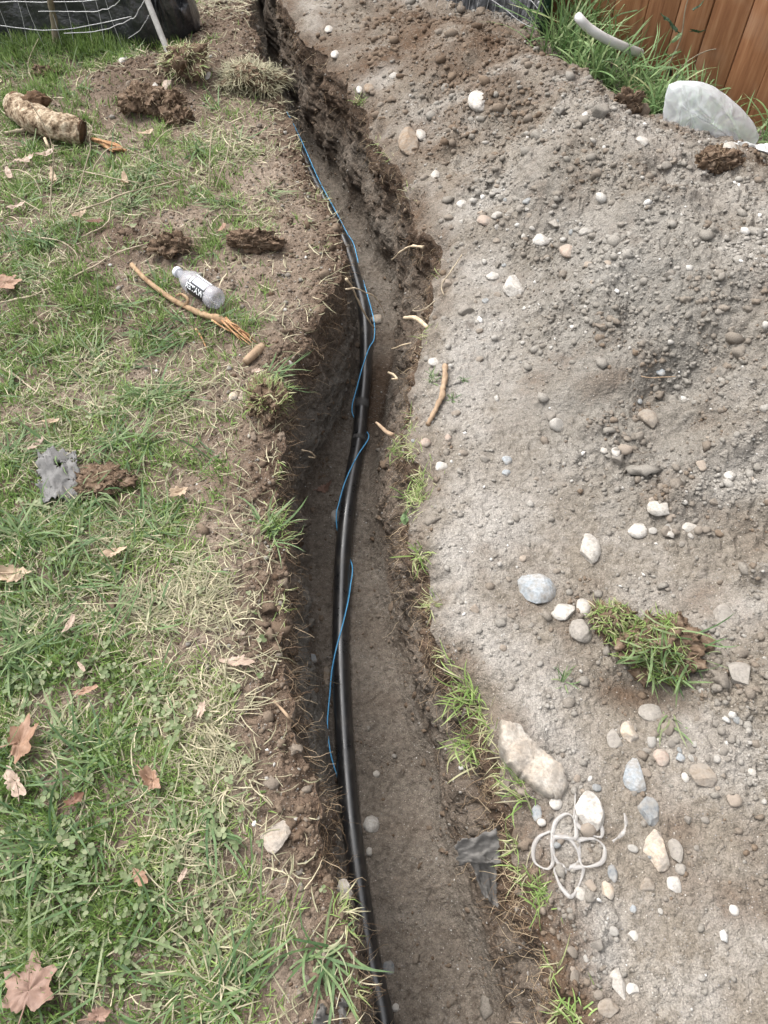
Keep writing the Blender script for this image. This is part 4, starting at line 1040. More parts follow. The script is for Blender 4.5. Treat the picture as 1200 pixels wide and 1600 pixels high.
# ================================================================== fabric scraps
M['fabric'] = simple_material('grey weed fabric', (0.095, 0.093, 0.092), (0.19, 0.185, 0.18), 14, 0.75, 0.5, 0.3, 220)
M['fabric_mud'] = simple_material('muddy fabric', (0.085, 0.080, 0.074), (0.19, 0.18, 0.168), 18, 0.85, 0.5, 0.2, 160)
def scrap(name, quad, lift, amp, mat, label, cat, nu=26, nv=26, seed=0, holes=(), ragged=0.04, thick=0.0015, z0=None, droop=None):
    Q = np.array([G(*q) for q in quad]) if z0 is not None else path_px(quad, 0)
    s, t = np.meshgrid(np.linspace(0, 1, nu), np.linspace(0, 1, nv), indexing='ij')
    e = ragged * fbm(s * 3, t * 3, None, 0.25, 3, seed); s2 = s + e * (np.abs(s - .5) * 2); t2 = t + ragged * fbm(s * 3 + 9, t * 3, None, 0.25, 3, seed + 1) * (np.abs(t - .5) * 2)
    P = (Q[0][None, None] * ((1 - s2) * (1 - t2))[..., None] + Q[1] * (s2 * (1 - t2))[..., None] + Q[2] * (s2 * t2)[..., None] + Q[3] * ((1 - s2) * t2)[..., None])
    P[..., 2] += lift + amp * fbm(s, t * 0.8, None, 0.4, 3, seed + 2)
    if droop is not None: P = P + droop(s, t)
    f = grid_faces(nu, nv)
    mid_ = np.stack([s[:-1, :-1], t[:-1, :-1]], -1).reshape(-1, 2)
    keep = np.ones(len(f), bool)
    for hx, hy, hr in holes: keep &= np.hypot(mid_[:, 0] - hx, mid_[:, 1] - hy) > hr * (1 + 0.4 * np.sin(7 * np.arctan2(mid_[:, 1] - hy, mid_[:, 0] - hx)))
    v, c = centred(P.reshape(-1, 3))
    o = tag(obj(name, v, f[keep], M[mat], loc=c), label, cat)
    md = o.modifiers.new('thickness', 'SOLIDIFY'); md.thickness = thick
    return o
scrap('fabric_scrap', [(58, 714), (124, 712), (128, 780), (66, 792)], 0.022, 0.016, 'fabric', 'torn grey fabric scrap lying on the turf', 'fabric', 34, 34, 4, [(.57, .32, .09), (.92, .18, .07), (.03, .55, .05), (.75, .66, .025)], 0.07)
scrap('fabric_scrap', [(712, 1318, -.055), (776, 1300, -.035), (780, 1350, -.07), (716, 1352, -.11)], 0.012, 0.014, 'fabric_mud', 'muddy grey fabric jutting from the right trench wall', 'fabric', 28, 24, 9, [], 0.05, z0=1)
scrap('fabric_scrap', [(736, 1346, -.10), (772, 1344, -.085), (776, 1420, -.17), (752, 1400, -.17)], 0.01, 0.016, 'fabric_mud', 'muddy fabric tail hanging below the jutting fabric', 'fabric', 24, 24, 14, [], 0.07, z0=1)
scrap('fabric_scrap', [(500, 1572), (540, 1560), (566, 1640), (490, 1640)], 0.02, 0.02, 'fabric_mud', 'pale muddy fabric at the bottom edge left of the pipe', 'fabric', 24, 24, 19, [], 0.10)

# ================================================================== plastic rings
M['ring'] = film_material('milky plastic', (0.47, 0.445, 0.42), 0.58, 0.3)
def ribbon(P, wid, thick=0.0007, closed=True, twist=0.0, lift_amp=0.004, seed=0):
    P = np.asarray(P, float)
    P = smooth_path(np.vstack([P, P[:1], P[1:2]]) if closed else P, 60)
    if closed: k = int(60 * len(P) / (len(P) + 0)); 
    n = len(P); T = np.gradient(P, axis=0); T /= np.linalg.norm(T, axis=1, keepdims=True) + 1e-9
    S = np.cross(T, [0, 0, 1]); S /= np.linalg.norm(S, axis=1, keepdims=True) + 1e-9
    tw = twist * np.sin(np.linspace(0, 9, n) + seed); U = np.array([0, 0, 1.0])
    S = S * np.cos(tw)[:, None] + U * np.sin(tw)[:, None]; Nn = np.cross(S, T)
    w = wid * (0.45 + 0.8 * np.abs(np.sin(np.linspace(0, 7, n) + seed)) ** 1.5)
    P = P + U * (lift_amp * (1 + fbm(np.linspace(0, 3, n), np.full(n, seed * 1.7), None, 0.6, 2, 3)))[:, None]
    V = np.stack([P - S * w[:, None] / 2 - Nn * thick, P + S * w[:, None] / 2 - Nn * thick, P + S * w[:, None] / 2 + Nn * thick, P - S * w[:, None] / 2 + Nn * thick], 1)
    return V.reshape(-1, 3), grid_faces(n, 4, 0, True)
LOOPS = [
 [(860, 1300), (842, 1308), (833, 1326), (836, 1348), (855, 1358), (864, 1346), (862, 1322)],
 [(866, 1309), (886, 1309), (900, 1326), (904, 1346), (890, 1355), (872, 1349), (865, 1330)],
 [(905, 1313), (928, 1311), (944, 1324), (942, 1344), (930, 1352), (910, 1353), (905, 1332)],
 [(866, 1358), (874, 1382), (888, 1399), (896, 1398), (907, 1376), (910, 1356), (890, 1357)],
 [(863, 1305), (868, 1284), (884, 1272), (896, 1279), (900, 1298), (898, 1310), (884, 1309)],
 [(900, 1288), (918, 1302), (938, 1308), (940, 1296), (932, 1284), (914, 1278), (902, 1272)]]
c0, _, _ = hit(885, 1335)
rings_ = empty('plastic_rings', c0, 'crumpled translucent plastic six-pack rings on the pale dirt', 'plastic rings')
for k, L in enumerate(LOOPS):
    v, f = ribbon(path_px(L, 0.003), 0.0066, seed=k, twist=0.06, thick=.0002, lift_amp=.0022)
    obj('ring', v - c0, f, M['ring'], rings_)
v, f = tube(smooth_path(path_px([(896, 1280, .005), (898, 1262, .006), (899, 1240, .004)]), 10), .0018, 5); obj('strand', v - c0, f, M['ring'], rings_)
v, f = ribbon(path_px([(974, 1272, .012), (977, 1288, .014), (972, 1303, .012), (956, 1316, .004)]), 0.006, closed=False, twist=0.5); v, c = centred(v)
tag(obj('plastic_strip', v, f, M['ring'], loc=c), 'short curved strip of milky plastic right of the rings', 'plastic strip')

# ================================================================== fallen leaves
def leaf_outline(kind, n=72):
    a = np.linspace(-math.pi, math.pi, n, endpoint=False)
    if kind == 'maple':
        r = 0.55 + 0 * a
        for ctr, h, w in ((0, 0.60, 0.40), (0.95, 0.52, 0.38), (-0.95, 0.52, 0.38), (1.9, 0.36, 0.40), (-1.9, 0.36, 0.40), (0.33, 0.25, .1), (-0.33, 0.25, .1), (1.3, 0.22, .1), (-1.3, .22, .1), (0.66, .12, .08), (-.66, .12, .08)):
            r = np.maximum(r, 0.46 + h * .92 * np.clip(1 - np.abs((a - ctr) / w), 0, 1) ** 0.8)
        r = r * (1 - 0.45 * np.clip(1 - np.abs(np.abs(a) - math.pi) / 0.4, 0, 1))
    elif kind == 'oak':
        r = 0.34 / np.sqrt((np.sin(a)) ** 2 + (0.42 * np.cos(a)) ** 2) * (1 + 0.13 * np.cos(9 * a + .6) + .05 * np.cos(17 * a))
    else:
        r = 0.30 / np.sqrt((np.sin(a)) ** 2 + (0.32 * np.cos(a)) ** 2) * (1 + 0.03 * np.sin(9 * a))
    return a, r
def leaf_mat(name, a, b_):
    m, nt, out = new_mat(name)
    tc = N(nt, 'ShaderNodeTexCoord').outputs['Object']
    c = ramp(nt, noise(nt, 60, 4, 0.6, tc), [(0.3, a), (0.7, b_)])
    b = N(nt, 'ShaderNodeBsdfPrincipled'); nt.links.new(c, b.inputs['Base Color']); b.inputs['Roughness'].default_value = 0.6
    t = N(nt, 'ShaderNodeBsdfTranslucent'); nt.links.new(c, t.inputs[0]); mx = N(nt, 'ShaderNodeMixShader'); mx.inputs[0].default_value = 0.2
    nt.links.new(b.outputs[0], mx.inputs[1]); nt.links.new(t.outputs[0], mx.inputs[2]); nt.links.new(mx.outputs[0], out.inputs[0]); return m
LM = dict(brown=leaf_mat('brown leaf', (0.19, 0.112, 0.083), (0.29, 0.185, 0.138)), orange=leaf_mat('orange leaf', (0.23, 0.128, 0.08), (0.34, 0.215, 0.145)), pale=leaf_mat('pale leaf', (0.31, 0.225, 0.17), (0.44, 0.34, 0.27)), dark=leaf_mat('dark leaf', (0.10, 0.045, 0.03), (0.20, 0.10, 0.06)), tan=leaf_mat('tan leaf', (0.34, 0.24, 0.16), (0.47, 0.36, 0.25)), green=leaf_mat('green leaf', (0.10, 0.16, 0.07), (0.17, 0.25, 0.11)), dgreen=leaf_mat('dark green leaf', (0.02, 0.05, 0.025), (0.05, 0.09, 0.04)))
def leaf_mesh(kind, size, curl, seed, cutaway=0.0, stem=True):
    r_ = np.random.default_rng(seed); a, r = leaf_outline(kind)
    r = r * (1 + 0.10 * r_.normal(size=len(a)) * 0.3)
    if cutaway: r = r * (1 - cutaway * sstep(0, 0.5, np.sin(a + seed)))
    fr = np.array([0.02, .25, .5, .72, .9, 1.0]); X = (fr[:, None] * r[None]) * np.cos(a); Y = (fr[:, None] * r[None]) * np.sin(a)
    th = r_.uniform(0, 6.28); q = X * math.cos(th) + Y * math.sin(th)
    Z = curl * (q * q * 0.9 - 0.1) + 0.10 * fbm(X * 2 + seed, Y * 2, None, 0.7, 3, seed % 50) - 0.06 * np.exp(-(Y / 0.05) ** 2) * (X > 0) * 0.5
    Z = Z - Z.min() * 0.5
    if curl > 0.6: qs = np.sign(q) * np.sqrt(np.abs(q) + .15) ; X = X - math.cos(th) * q * 0.30; Y = Y - math.sin(th) * q * 0.30
    V = np.stack([X, Y, Z], -1).reshape(-1, 3) * size; f = [grid_faces(len(fr), len(a), 0, True)]
    parts = [(V, f)]
    if stem:
        sv, sf = tube(smooth_path(np.array([[-0.05, 0, .03], [-.45, .05, .06], [-.9, .16, .03]]) * size, 8), 0.016 * size + .0006, 5); parts.append((sv, sf))
    return join(parts)
LV = [
 (55, 1550, 84, 'maple', 'brown', 1.7, .18, 0, 'large brown maple leaf lying flat at the bottom left'),
 (38, 1166, 72, 'maple', 'orange', .5, .9, .2, 'curled reddish-brown leaf with long stem at the left edge'),
 (32, 1226, 56, 'oak', 'pale', 2.2, .5, .5, 'ragged pale leaf under a stem below the curled leaf'),
 (244, 1226, 58, 'oak', 'orange', -.5, .7, .35, 'curled orange-tan leaf in the grass right of the others'),
 (122, 1257, 38, 'oak', 'dark', .8, .8, .2, 'small dark reddish folded leaf below the curled leaf'),
 (221, 1370, 42, 'oak', 'orange', 2.4, .6, .5, 'torn orange leaf half hidden in low green leaves'),
 (290, 1372, 18, 'beech', 'pale', 1.1, .3, 0, 'tiny pinkish leaf beside the torn orange leaf'),
 (320, 1113, 30, 'oak', 'pale', 1.4, .4, .4, 'narrow pale pink leaf on trampled soil'),
 (374, 1044, 46, 'oak', 'pale', 3.0, .6, .5, 'crumpled pale pink leaf close to the trench edge'),
 (141, 1086, 30, 'beech', 'orange', .3, .5, .2, 'pointed orange leaf in the middle of the left turf'),
 (133, 1050, 18, 'beech', 'pale', -.8, .5, .3, 'small pale leaf just above the pointed orange leaf'),
 (183, 871, 34, 'oak', 'tan', .4, .4, .2, 'tan leaf under dry straw below the fabric scrap'),
 (32, 905, 60, 'oak', 'tan', .2, .5, .4, 'ragged tan leaf under long grass at the left edge'),
 (114, 984, 26, 'beech', 'pale', 1.2, .6, .2, 'small curled pink leaf above the pointed orange leaf'),
 (14, 452, 46, 'maple', 'orange', .1, .3, .2, 'orange-brown maple leaf cut by the left picture edge'),
 (198, 293, 28, 'beech', 'tan', 1.6, .7, 0, 'folded tan leaf resting on the arched bramble stem'),
 (152, 356, 28, 'oak', 'dark', .2, .6, .2, 'dark red-brown leaf at the edge of the bare soil'),
 (42, 260, 32, 'oak', 'pale', .2, .5, .2, 'pale oak-like leaf on the turf below the log'),
 (75, 251, 26, 'beech', 'pale', .9, .5, 0, 'pale folded leaf right of the oak-like leaf'),
 (18, 282, 22, 'beech', 'pale', 2.0, .5, 0, 'small pale leaf at the left below the oak-like leaf'),
 (349, 367, 18, 'beech', 'orange', 1.2, .4, 0, 'small pinkish-orange leaf above the dark soil crack'),
 (506, 765, 36, 'oak', 'brown', .3, .9, .3, 'curled brown leaf on the trench floor left of the pipe'),
 (160, 1588, 48, 'oak', 'brown', .4, .7, .3, 'brown curled leaf cut by the bottom picture edge'),
 (287, 776, 36, 'oak', 'tan', .6, .5, .5, 'broken tan leaf on bare soil right of the fabric scrap'),
 (230, 218, 20, 'beech', 'tan', .4, .4, 0, 'tan leaf on the turf right of the splintered wood'),
 (88, 288, 26, 'oak', 'tan', 1.9, .6, .3, 'crumpled tan leaf by the foot of the tall stem'),
 (128, 345, 26, 'oak', 'tan', .9, .5, .2, 'brown-tan leaf left of the dark red-brown leaf'),
 (30, 333, 26, 'beech', 'pale', .2, .5, .2, 'pale leaf near the left edge above the twig'),
 (402, 590, 18, 'oak', 'pale', .2, .3, .3, 'small star-like pale leaf on the left trench lip'),
 (62, 705, 24, 'beech', 'pale', 1.0, .3, 0, 'pale pink leaf just above the fabric scrap'),
 (85, 668, 20, 'beech', 'tan', 0.2, .5, 0, 'straw-coloured leaf above the fabric scrap'),
]
for px, py, sz, kind, mt, rot, curl, cut, lab in LV:
    p, nor, dist = hit(px, py); s = mpp(p) * sz * 0.68
    v, f = leaf_mesh(kind, s, curl, int(px + py * 3), cut, sz > 24)
    o = obj('fallen_leaf', v, f, LM[mt], loc=p + np.array([0, 0, 0.026 if px < 500 and py > 200 else .006]), rot=(rng.uniform(-.15, .15), rng.uniform(-.15, .15), rot))
    tag(o, lab, 'leaf', 'fallen leaves')
p, nor, dist = hit(633, 816); v, f = leaf_mesh('beech', 0.036, .3, 77)
tag(obj('dandelion_leaf', v, f, LM['green'], loc=p + np.array([0, 0, .02]), rot=(.5, .2, 1.2)), 'single green dandelion leaf drooping over the right trench edge', 'leaf')

# ================================================================== grass
M['grass'] = blade_material('lawn grass', [(0.0, (0.075, 0.115, 0.032)), (0.3, (0.152, 0.245, 0.062)), (0.55, (0.245, 0.335, 0.108)), (0.75, (0.34, 0.34, 0.18)), (1.0, (0.45, 0.415, 0.28))])
M['longgrass'] = blade_material('broad grass', [(0.0, (0.055, 0.105, 0.040)), (0.4, (0.125, 0.195, 0.080)), (0.7, (0.205, 0.26, 0.125)), (1.0, (0.33, 0.33, 0.21))])
M['weed'] = blade_material('weed grass', [(0.0, (0.07, 0.14, 0.045)), (0.4, (0.16, 0.26, 0.10)), (0.7, (0.27, 0.36, 0.17)), (0.9, (0.45, 0.43, 0.24)), (1.0, (0.55, 0.49, 0.32))])
M['straw'] = blade_material('dry grass', [(0.0, (0.17, 0.165, 0.095)), (0.5, (0.285, 0.265, 0.17)), (0.85, (0.38, 0.345, 0.23)), (1.0, (0.50, 0.44, 0.30))], 0.2)
M['rootlet'] = blade_material('fine roots', [(0.0, (0.12, 0.075, 0.045)), (0.5, (0.26, 0.18, 0.11)), (1.0, (0.50, 0.40, 0.27))], 0.1)
M['clover'] = blade_material('low leaves', [(0.0, (0.055, 0.09, 0.03)), (0.5, (0.125, 0.165, 0.07)), (1.0, (0.24, 0.25, 0.15))], 0.2)

def cells(X, Y, Z, dens, r0, r1, c0, c1, fall=1.0):
    x, y, z = X[r0:r1, c0:c1], Y[r0:r1, c0:c1], Z[r0:r1, c0:c1]
    d = np.sqrt(x * x + y * y + (CAMZ - z) ** 2)
    ax = np.stack([x[:-1, 1:] - x[:-1, :-1], y[:-1, 1:] - y[:-1, :-1], z[:-1, 1:] - z[:-1, :-1]], -1)
    ay = np.stack([x[1:, :-1] - x[:-1, :-1], y[1:, :-1] - y[:-1, :-1], z[1:, :-1] - z[:-1, :-1]], -1)
    area = np.linalg.norm(np.cross(ax, ay), axis=-1)
    w = area * dens[r0:r1, c0:c1][:-1, :-1] / d[:-1, :-1] ** fall
    return (x, y, z, w)
def pick(cl, n, seed):
    x, y, z, w = cl; r_ = np.random.default_rng(seed)
    p = np.cumsum(w.ravel()); k = np.searchsorted(p, r_.uniform(0, p[-1], n)); i, j = np.unravel_index(np.clip(k, 0, w.size - 1), w.shape)
    a, b = r_.uniform(0, 1, n), r_.uniform(0, 1, n)
    def bl(q): return q[i, j] * (1 - a) * (1 - b) + q[i + 1, j] * a * (1 - b) + q[i, j + 1] * (1 - a) * b + q[i + 1, j + 1] * a * b
    return np.stack([bl(x), bl(y), bl(z)], 1)
R0, R1 = 7, 8 + len(py_rows) + 2
C0 = len(outer) + mid_l.shape[1]
DRY = [(290, 950, 110, 70, 1.0), (350, 1150, 80, 120, .7), (330, 1450, 110, 140, .6), (200, 840, 120, 40, .6), (250, 640, 120, 60, .4), (60, 650, 90, 60, .45), (130, 330, 120, 60, .5), (360, 220, 70, 50, .55), (420, 320, 60, 40, .5), (240, 1300, 80, 60, .35), (120, 950, 60, 60, .3), (100, 560, 120, 40, .3), (60, 420, 60, 30, .3), (350, 20, 80, 20, .9), (400, 180, 40, 20, .7)]
dry_l = np.clip(.03 + blobs(Xl, Yl, DRY) + 0.38 * fbm(Xl, Yl, None, 0.14, 3, 201), 0, 1)
lushl = np.clip(blobs(Xl, Yl, [(120, 80, 140, 30, 1), (60, 160, 80, 40, .5), (60, 900, 90, 60, .6), (80, 480, 90, 60, .55), (230, 540, 80, 30, .4), (60, 1400, 120, 160, .45), (60, 1200, 100, 80, .4), (100, 400, 60, 30, .4), (280, 700, 100, 30, .3)]), 0, 1)
dens_l = np.clip(1.0 - 1.3 * S_l, 0, 1) ** 1.3 * (0.35 + 0.65 * sstep(-0.5, 0.3, fbm(Xl, Yl, None, 0.06, 3, 203) + 0.4 * lushl))
def lookup(cl_map, pos):
    """value of a left-ground map at points"""
    ri = np.clip(np.searchsorted(rows_y, pos[:, 1]) - 1, 0, NR - 1)
    xa, xb = Xl[ri, C0], Xl[ri, -1]
    ci = np.clip(((pos[:, 0] - xa) / (xb - xa) * (NL - 1)).astype(int), 0, NL - 1) + C0
    return cl_map[ri, ci]

def dist_of(p): return np.sqrt((p ** 2 * np.array([1, 1, 0])).sum(1) + (CAMZ - p[:, 2]) ** 2)
dens_l[:, :C0] *= .65
cl = cells(Xl, Yl, Zl, dens_l, R0, R1, len(outer), Xl.shape[1], 1.1)
n = 124000
p = pick(cl, n, 301); dr, lu = lookup(dry_l, p), lookup(lushl, p); ds = dist_of(p)
clump = fbm(p[:, 0], p[:, 1], None, 0.05, 2, 305)
ln = (0.022 + 0.020 * rng.random(n) + 0.020 * np.clip(clump, 0, 1) + 0.045 * lu * (p[:, 1] > 3.0) + 0.012 * lu) * (1 - 0.25 * dr)
az = rng.uniform(0, 2 * np.pi, n) * 0.75 + 2.2 * fbm(p[:, 0], p[:, 1], None, 0.09, 2, 307)
lean = np.clip(rng.normal(0.75, 0.4, n) + 0.35 * dr - 0.35 * lu, 0.05, 1.5)
v, f, k = blades(p - [0, 0, .003], az, ln, (0.0016 + 0.0014 * rng.random(n)) * (0.7 + 0.28 * ds), lean, rng.normal(0.35, 0.35, n), 2)
tone = np.clip(0.37 + 0.16 * rng.normal(size=n) + 0.36 * (dr - 0.28) - 0.10 * lu + 0.12 * clump, 0, 1)
tag(obj('lawn_grass', v, f, M['grass'], attrs={'tone': np.repeat(tone, k)}), 'short green lawn grass left of the trench', 'grass', kind='stuff')
# longer, broader blades flattened in tufts
tu = pick(cells(Xl, Yl, Zl, dens_l * (0.15 + lushl + 0.25 * dry_l), R0, R1, C0, Xl.shape[1], 1.0), 360, 311)
extra = np.array([hit(a + rng.normal(0, 10), b_ + rng.normal(0, 6))[0] for a, b_, n_ in [(225, 270, 8), (200, 320, 8), (230, 620, 9), (190, 690, 7), (40, 840, 10), (60, 990, 9), (150, 1180, 8), (30, 1030, 8), (110, 800, 7), (230, 820, 6), (60, 380, 6), (20, 720, 7), (480, 1490, 3), (80, 1330, 6), (420, 830, 4), (430, 590, 3), (150, 560, 4), (310, 235, 4)] for _ in range(n_)])
tu = np.vstack([tu, extra])
nb = 8; n = len(tu) * nb
p = np.repeat(tu, nb, 0) + np.column_stack([rng.normal(0, .012, (n, 2)), np.zeros(n)])
base_az = np.repeat(rng.uniform(0, 6.28, len(tu)), nb)
ds = dist_of(p); dr = lookup(dry_l, p)
v, f, k = blades(p, base_az + rng.normal(0, .7, n), rng.uniform(.05, .15, n), rng.uniform(.003, .0058, n), np.clip(rng.normal(1.22, .22, n), .5, 1.5), rng.normal(.30, .25, n), 4, rng.normal(0, .4, n))
v[:, 2] = np.maximum(v[:, 2], np.repeat(p[:, 2], k) + 0.002)
tag(obj('long_grass', v, f, M['longgrass'], attrs={'tone': np.repeat(np.clip(.42 + .2 * rng.normal(size=n) + .35 * (dr - .3), 0, 1), k)}), 'broad flattened grass blades over the turf', 'grass', kind='stuff')
# dead straw lying on the trampled ground
n = 12500
p = pick(cells(Xl, Yl, Zl, (0.10 + dry_l ** 1.5) * (1 - 0.75 * S_l), R0, R1, C0, Xl.shape[1], 1.0), n, 321); ds = dist_of(p)
v, f, k = blades(p + np.column_stack([np.zeros((n, 2)), rng.uniform(.002, .016, n)]), rng.uniform(0, 6.28, n) * .5 + 3 * fbm(p[:, 0], p[:, 1], None, .1, 2, 323), rng.uniform(.02, .085, n), rng.uniform(.0010, .0027, n) * (.7 + .25 * ds), rng.normal(1.5, .13, n), rng.normal(.05, .25, n), 3, rng.normal(0, .5, n))
gz = np.repeat(p[:, 2], k); v[:, 2] = np.clip(v[:, 2], gz + .0015, gz + .03)
tag(obj('dry_grass', v, f, M['straw'], attrs={'tone': np.repeat(rng.random(n), k)}), 'dead straw-coloured grass lying on the trampled turf', 'grass', kind='stuff')
# clover and small round leaves
hx = np.array([[0, 0, 0.0]] + [[math.cos(a) * (1 + .1 * (i % 2)), math.sin(a) * .85, .16] for i, a in enumerate(np.linspace(0, 2 * math.pi, 7, endpoint=False))])
hf = np.array([[0, 1 + i, 1 + (i + 1) % 7] for i in range(7)])
clv = np.clip(blobs(Xl, Yl, [(100, 1080, 110, 60, 1), (120, 1350, 130, 120, 1), (330, 1350, 80, 120, .8), (150, 1500, 130, 80, .7), (250, 1120, 80, 60, .6), (400, 1100, 50, 80, .5)]) + .05, 0, 1)
n = 1900
p = pick(cells(Xl, Yl, Zl, dens_l * clv + .12 * clv, R0, R1, C0, Xl.shape[1], 1.0), n // 3, 331); p = np.repeat(p, 3, 0)[:n]; n = len(p)
tri_a = np.repeat(rng.uniform(0, 6.28, n // 3 + 1), 3)[:n] + np.tile([0, 2.1, 4.2], n // 3 + 1)[:n]
sz = np.repeat(rng.uniform(.0035, .0072, n // 3 + 1), 3)[:n]
p = p + np.column_stack([np.cos(tri_a) * sz, np.sin(tri_a) * sz, np.repeat(rng.uniform(.008, .026, n // 3 + 1), 3)[:n]])
v, f, k = scatter(hx, hf, p, np.column_stack([sz, sz, sz]), rot_mats(rng.uniform(0, 6.28, n), rng.normal(0, .35, n)))
tag(obj('clover', v, f, M['clover'], attrs={'tone': np.repeat(np.clip(rng.normal(.5, .22, n) + .2 * lookup(dry_l, p), 0, 1), k)}), 'low clover leaves between the grass', 'clover', kind='stuff')

# fringe of grass along both lips and fine roots out of the walls
def lip_pts(side, segs):
    out_ = []
    for py0, py1, n_ in segs:
        cen = rng.uniform(py0, py1, max(2, n_ // 16))
        for _ in range(n_):
            py = cen[rng.integers(len(cen))] + rng.normal(0, 6); y = G(600, py)[1]; i = int(np.searchsorted(rows_y, y)); i = min(max(i, 0), NR - 1)
            if side < 0: out_.append((Xl[i, -1 - int(abs(rng.normal(0, 5)))], y, Zl[i, -1], -1))
            else: out_.append((Xr[i, int(abs(rng.normal(0, 7)))], y, Zr[i, 0], 1))
    return np.array(out_)
fr_p = np.vstack([lip_pts(1, [(690, 800, 220), (560, 690, 50), (1040, 1230, 100), (930, 1060, 50), (1290, 1420, 40), (840, 930, 30), (380, 520, 30), (200, 330, 50), (1420, 1600, 30)]), lip_pts(-1, [(780, 900, 60), (590, 650, 60), (900, 1250, 40), (1250, 1600, 60), (230, 400, 60), (650, 780, 30)])])
n = len(fr_p); to_tr = np.where(fr_p[:, 3] > 0, np.pi, 0)
v, f, k = blades(fr_p[:, :3] + [0, 0, .001], to_tr + rng.normal(0, 1.2, n), rng.uniform(.02, .06, n), rng.uniform(.0014, .0028, n), np.clip(rng.normal(1.05, .45, n), .1, 1.9), rng.normal(.7, .4, n), 3, rng.normal(0, .5, n))
tag(obj('edge_grass', v, f, M['grass'], attrs={'tone': np.repeat(np.clip(rng.normal(.70, .2, n), 0, 1), k)}), 'sparse grass fringe along the trench edges', 'grass', kind='stuff')
# fine roots
def rootlets(n, side, band, lenr, rad, seed):
    r_ = np.random.default_rng(seed); parts, tones = [], []
    rr = r_.integers(R0 + 30, R1 - 4, n)
    for i in rr:
        j = int(abs(r_.normal(0, band * NW))); j = min(j, NW - 3)
        cix = j if side < 0 else Xt.shape[1] - 1 - j
        a = np.array([Xt[i, cix], Yt[i, cix], Zt[i, cix]]); L = r_.uniform(*lenr); s = 1 if side < 0 else -1
        out_d = np.array([s * r_.uniform(.2, .8), r_.normal(0, .6), r_.normal(-.25, .5)]); out_d /= np.linalg.norm(out_d)
        pts = [a - out_d * .004]; d_ = out_d
        for _ in range(5):
            d_ = d_ + r_.normal(0, .42, 3) + np.array([0, 0, -.16]); d_ /= np.linalg.norm(d_); pts.append(pts[-1] + d_ * L / 5)
        parts.append(tube(np.array(pts), np.linspace(rad, rad * .4, 6) * r_.uniform(.6, 1.5), 3, False)); tones.append(np.full(18, r_.random()))
    v, f = join(parts); return v, f, np.concatenate(tones)
va, fa, ta = rootlets(1700, -1, .22, (.015, .08), .0007, 401); vb, fb, tb = rootlets(2300, 1, .28, (.015, .08), .0007, 402)
v, f = join([(va, fa), (vb, fb)])
tag(obj('fine_roots', v, f, M['rootlet'], attrs={'tone': np.concatenate([ta, tb])}), 'hair-fine roots hanging out of the trench walls', 'roots', kind='stuff')

# ================================================================== loose crumbs of soil and grit
m, nt, out = new_mat('soil crumbs')
at = N(nt, 'ShaderNodeAttribute', attribute_name='tone')
c = ramp(nt, at.outputs['Fac'], [(0.0, (0.085, 0.056, 0.037)), (0.3, (0.150, 0.114, 0.084)), (0.5, (0.190, 0.174, 0.152)), (0.75, (0.285, 0.268, 0.243)), (0.93, (0.42, 0.405, 0.38)), (1.0, (0.56, 0.545, 0.52))])
c = mixc(nt, 1.0, c, ramp(nt, noise(nt, 300, 2, 0.6, N(nt, 'ShaderNodeTexCoord').outputs['Object']), [(0.3, g(0.75)), (0.7, g(1.2))]), 'MULTIPLY')
b = N(nt, 'ShaderNodeBsdfPrincipled'); nt.links.new(c, b.inputs['Base Color']); b.inputs['Roughness'].default_value = 0.95; b.inputs['Specular IOR Level'].default_value = 0.15
nt.links.new(b.outputs[0], out.inputs[0]); M['crumb'] = m
OCTA = (np.array([[1, 0, 0], [-1, 0, 0], [0, 1, 0], [0, -1, 0], [0, 0, 1], [0, 0, -1.]]), np.array([[0, 2, 4], [2, 1, 4], [1, 3, 4], [3, 0, 4], [2, 0, 5], [1, 2, 5], [3, 1, 5], [0, 3, 5]]))
def crumbs(name, p, size, tone, label, seed, smooth=False):
    big = size / dist_of(p) > .0024
    a, b = crumb_mesh(p[big], size[big], tone[big], seed, *ICO[0]), crumb_mesh(p[~big], size[~big], tone[~big], seed + 9, *OCTA)
    v, f = join([a[:2], b[:2]])
    return tag(obj(name, v, f, M['crumb'], smooth=smooth, attrs={'tone': np.concatenate([a[2], b[2]])}), label, 'crumbs', kind='stuff')
def crumb_mesh(p, size, tone, seed, bv, bf):
    r_ = np.random.default_rng(seed); n = len(p); nk = len(bv)
    V = bv[None] * (1 + r_.normal(0, .16, (n, nk, 1))) * np.stack([size, size * r_.uniform(.6, 1, n), size * r_.uniform(.45, .8, n)], 1)[:, None]
    V = np.einsum('nij,nkj->nki', rot_mats(r_.uniform(0, 6.28, n), r_.normal(0, .4, n)), V) + p[:, None] + np.array([0, 0, 1.0]) * (size * .15)[:, None, None]
    Fc = (bf[None] + (np.arange(n) * nk)[:, None, None]).reshape(-1, 3)
    return V.reshape(-1, 3), Fc, np.repeat(tone, nk)
n = 40000
cr_o = np.ones_like(Xr); cr_o[:, NRT:] = .3
cr_d = cr_o * (0.45 + crumb * 0.7) * sstep(-.6, .5, fbm(Xr, Yr, None, .12, 3, 341) + .25)
p = pick(cells(Xr, Yr, Zr, cr_d, R0, R1, 0, NRT + 40, 1.2), n, 343); ds = dist_of(p)
ri = np.clip(np.searchsorted(rows_y, p[:, 1]) - 1, 0, NR - 1); ci = np.clip(((p[:, 0] - Xr[ri, 0]) / (Xr[ri, NRT - 1] - Xr[ri, 0]) * (NRT - 1)).astype(int), 0, NRT - 1)
mk = mk_r.reshape(NR, -1, 3)[ri, ci]
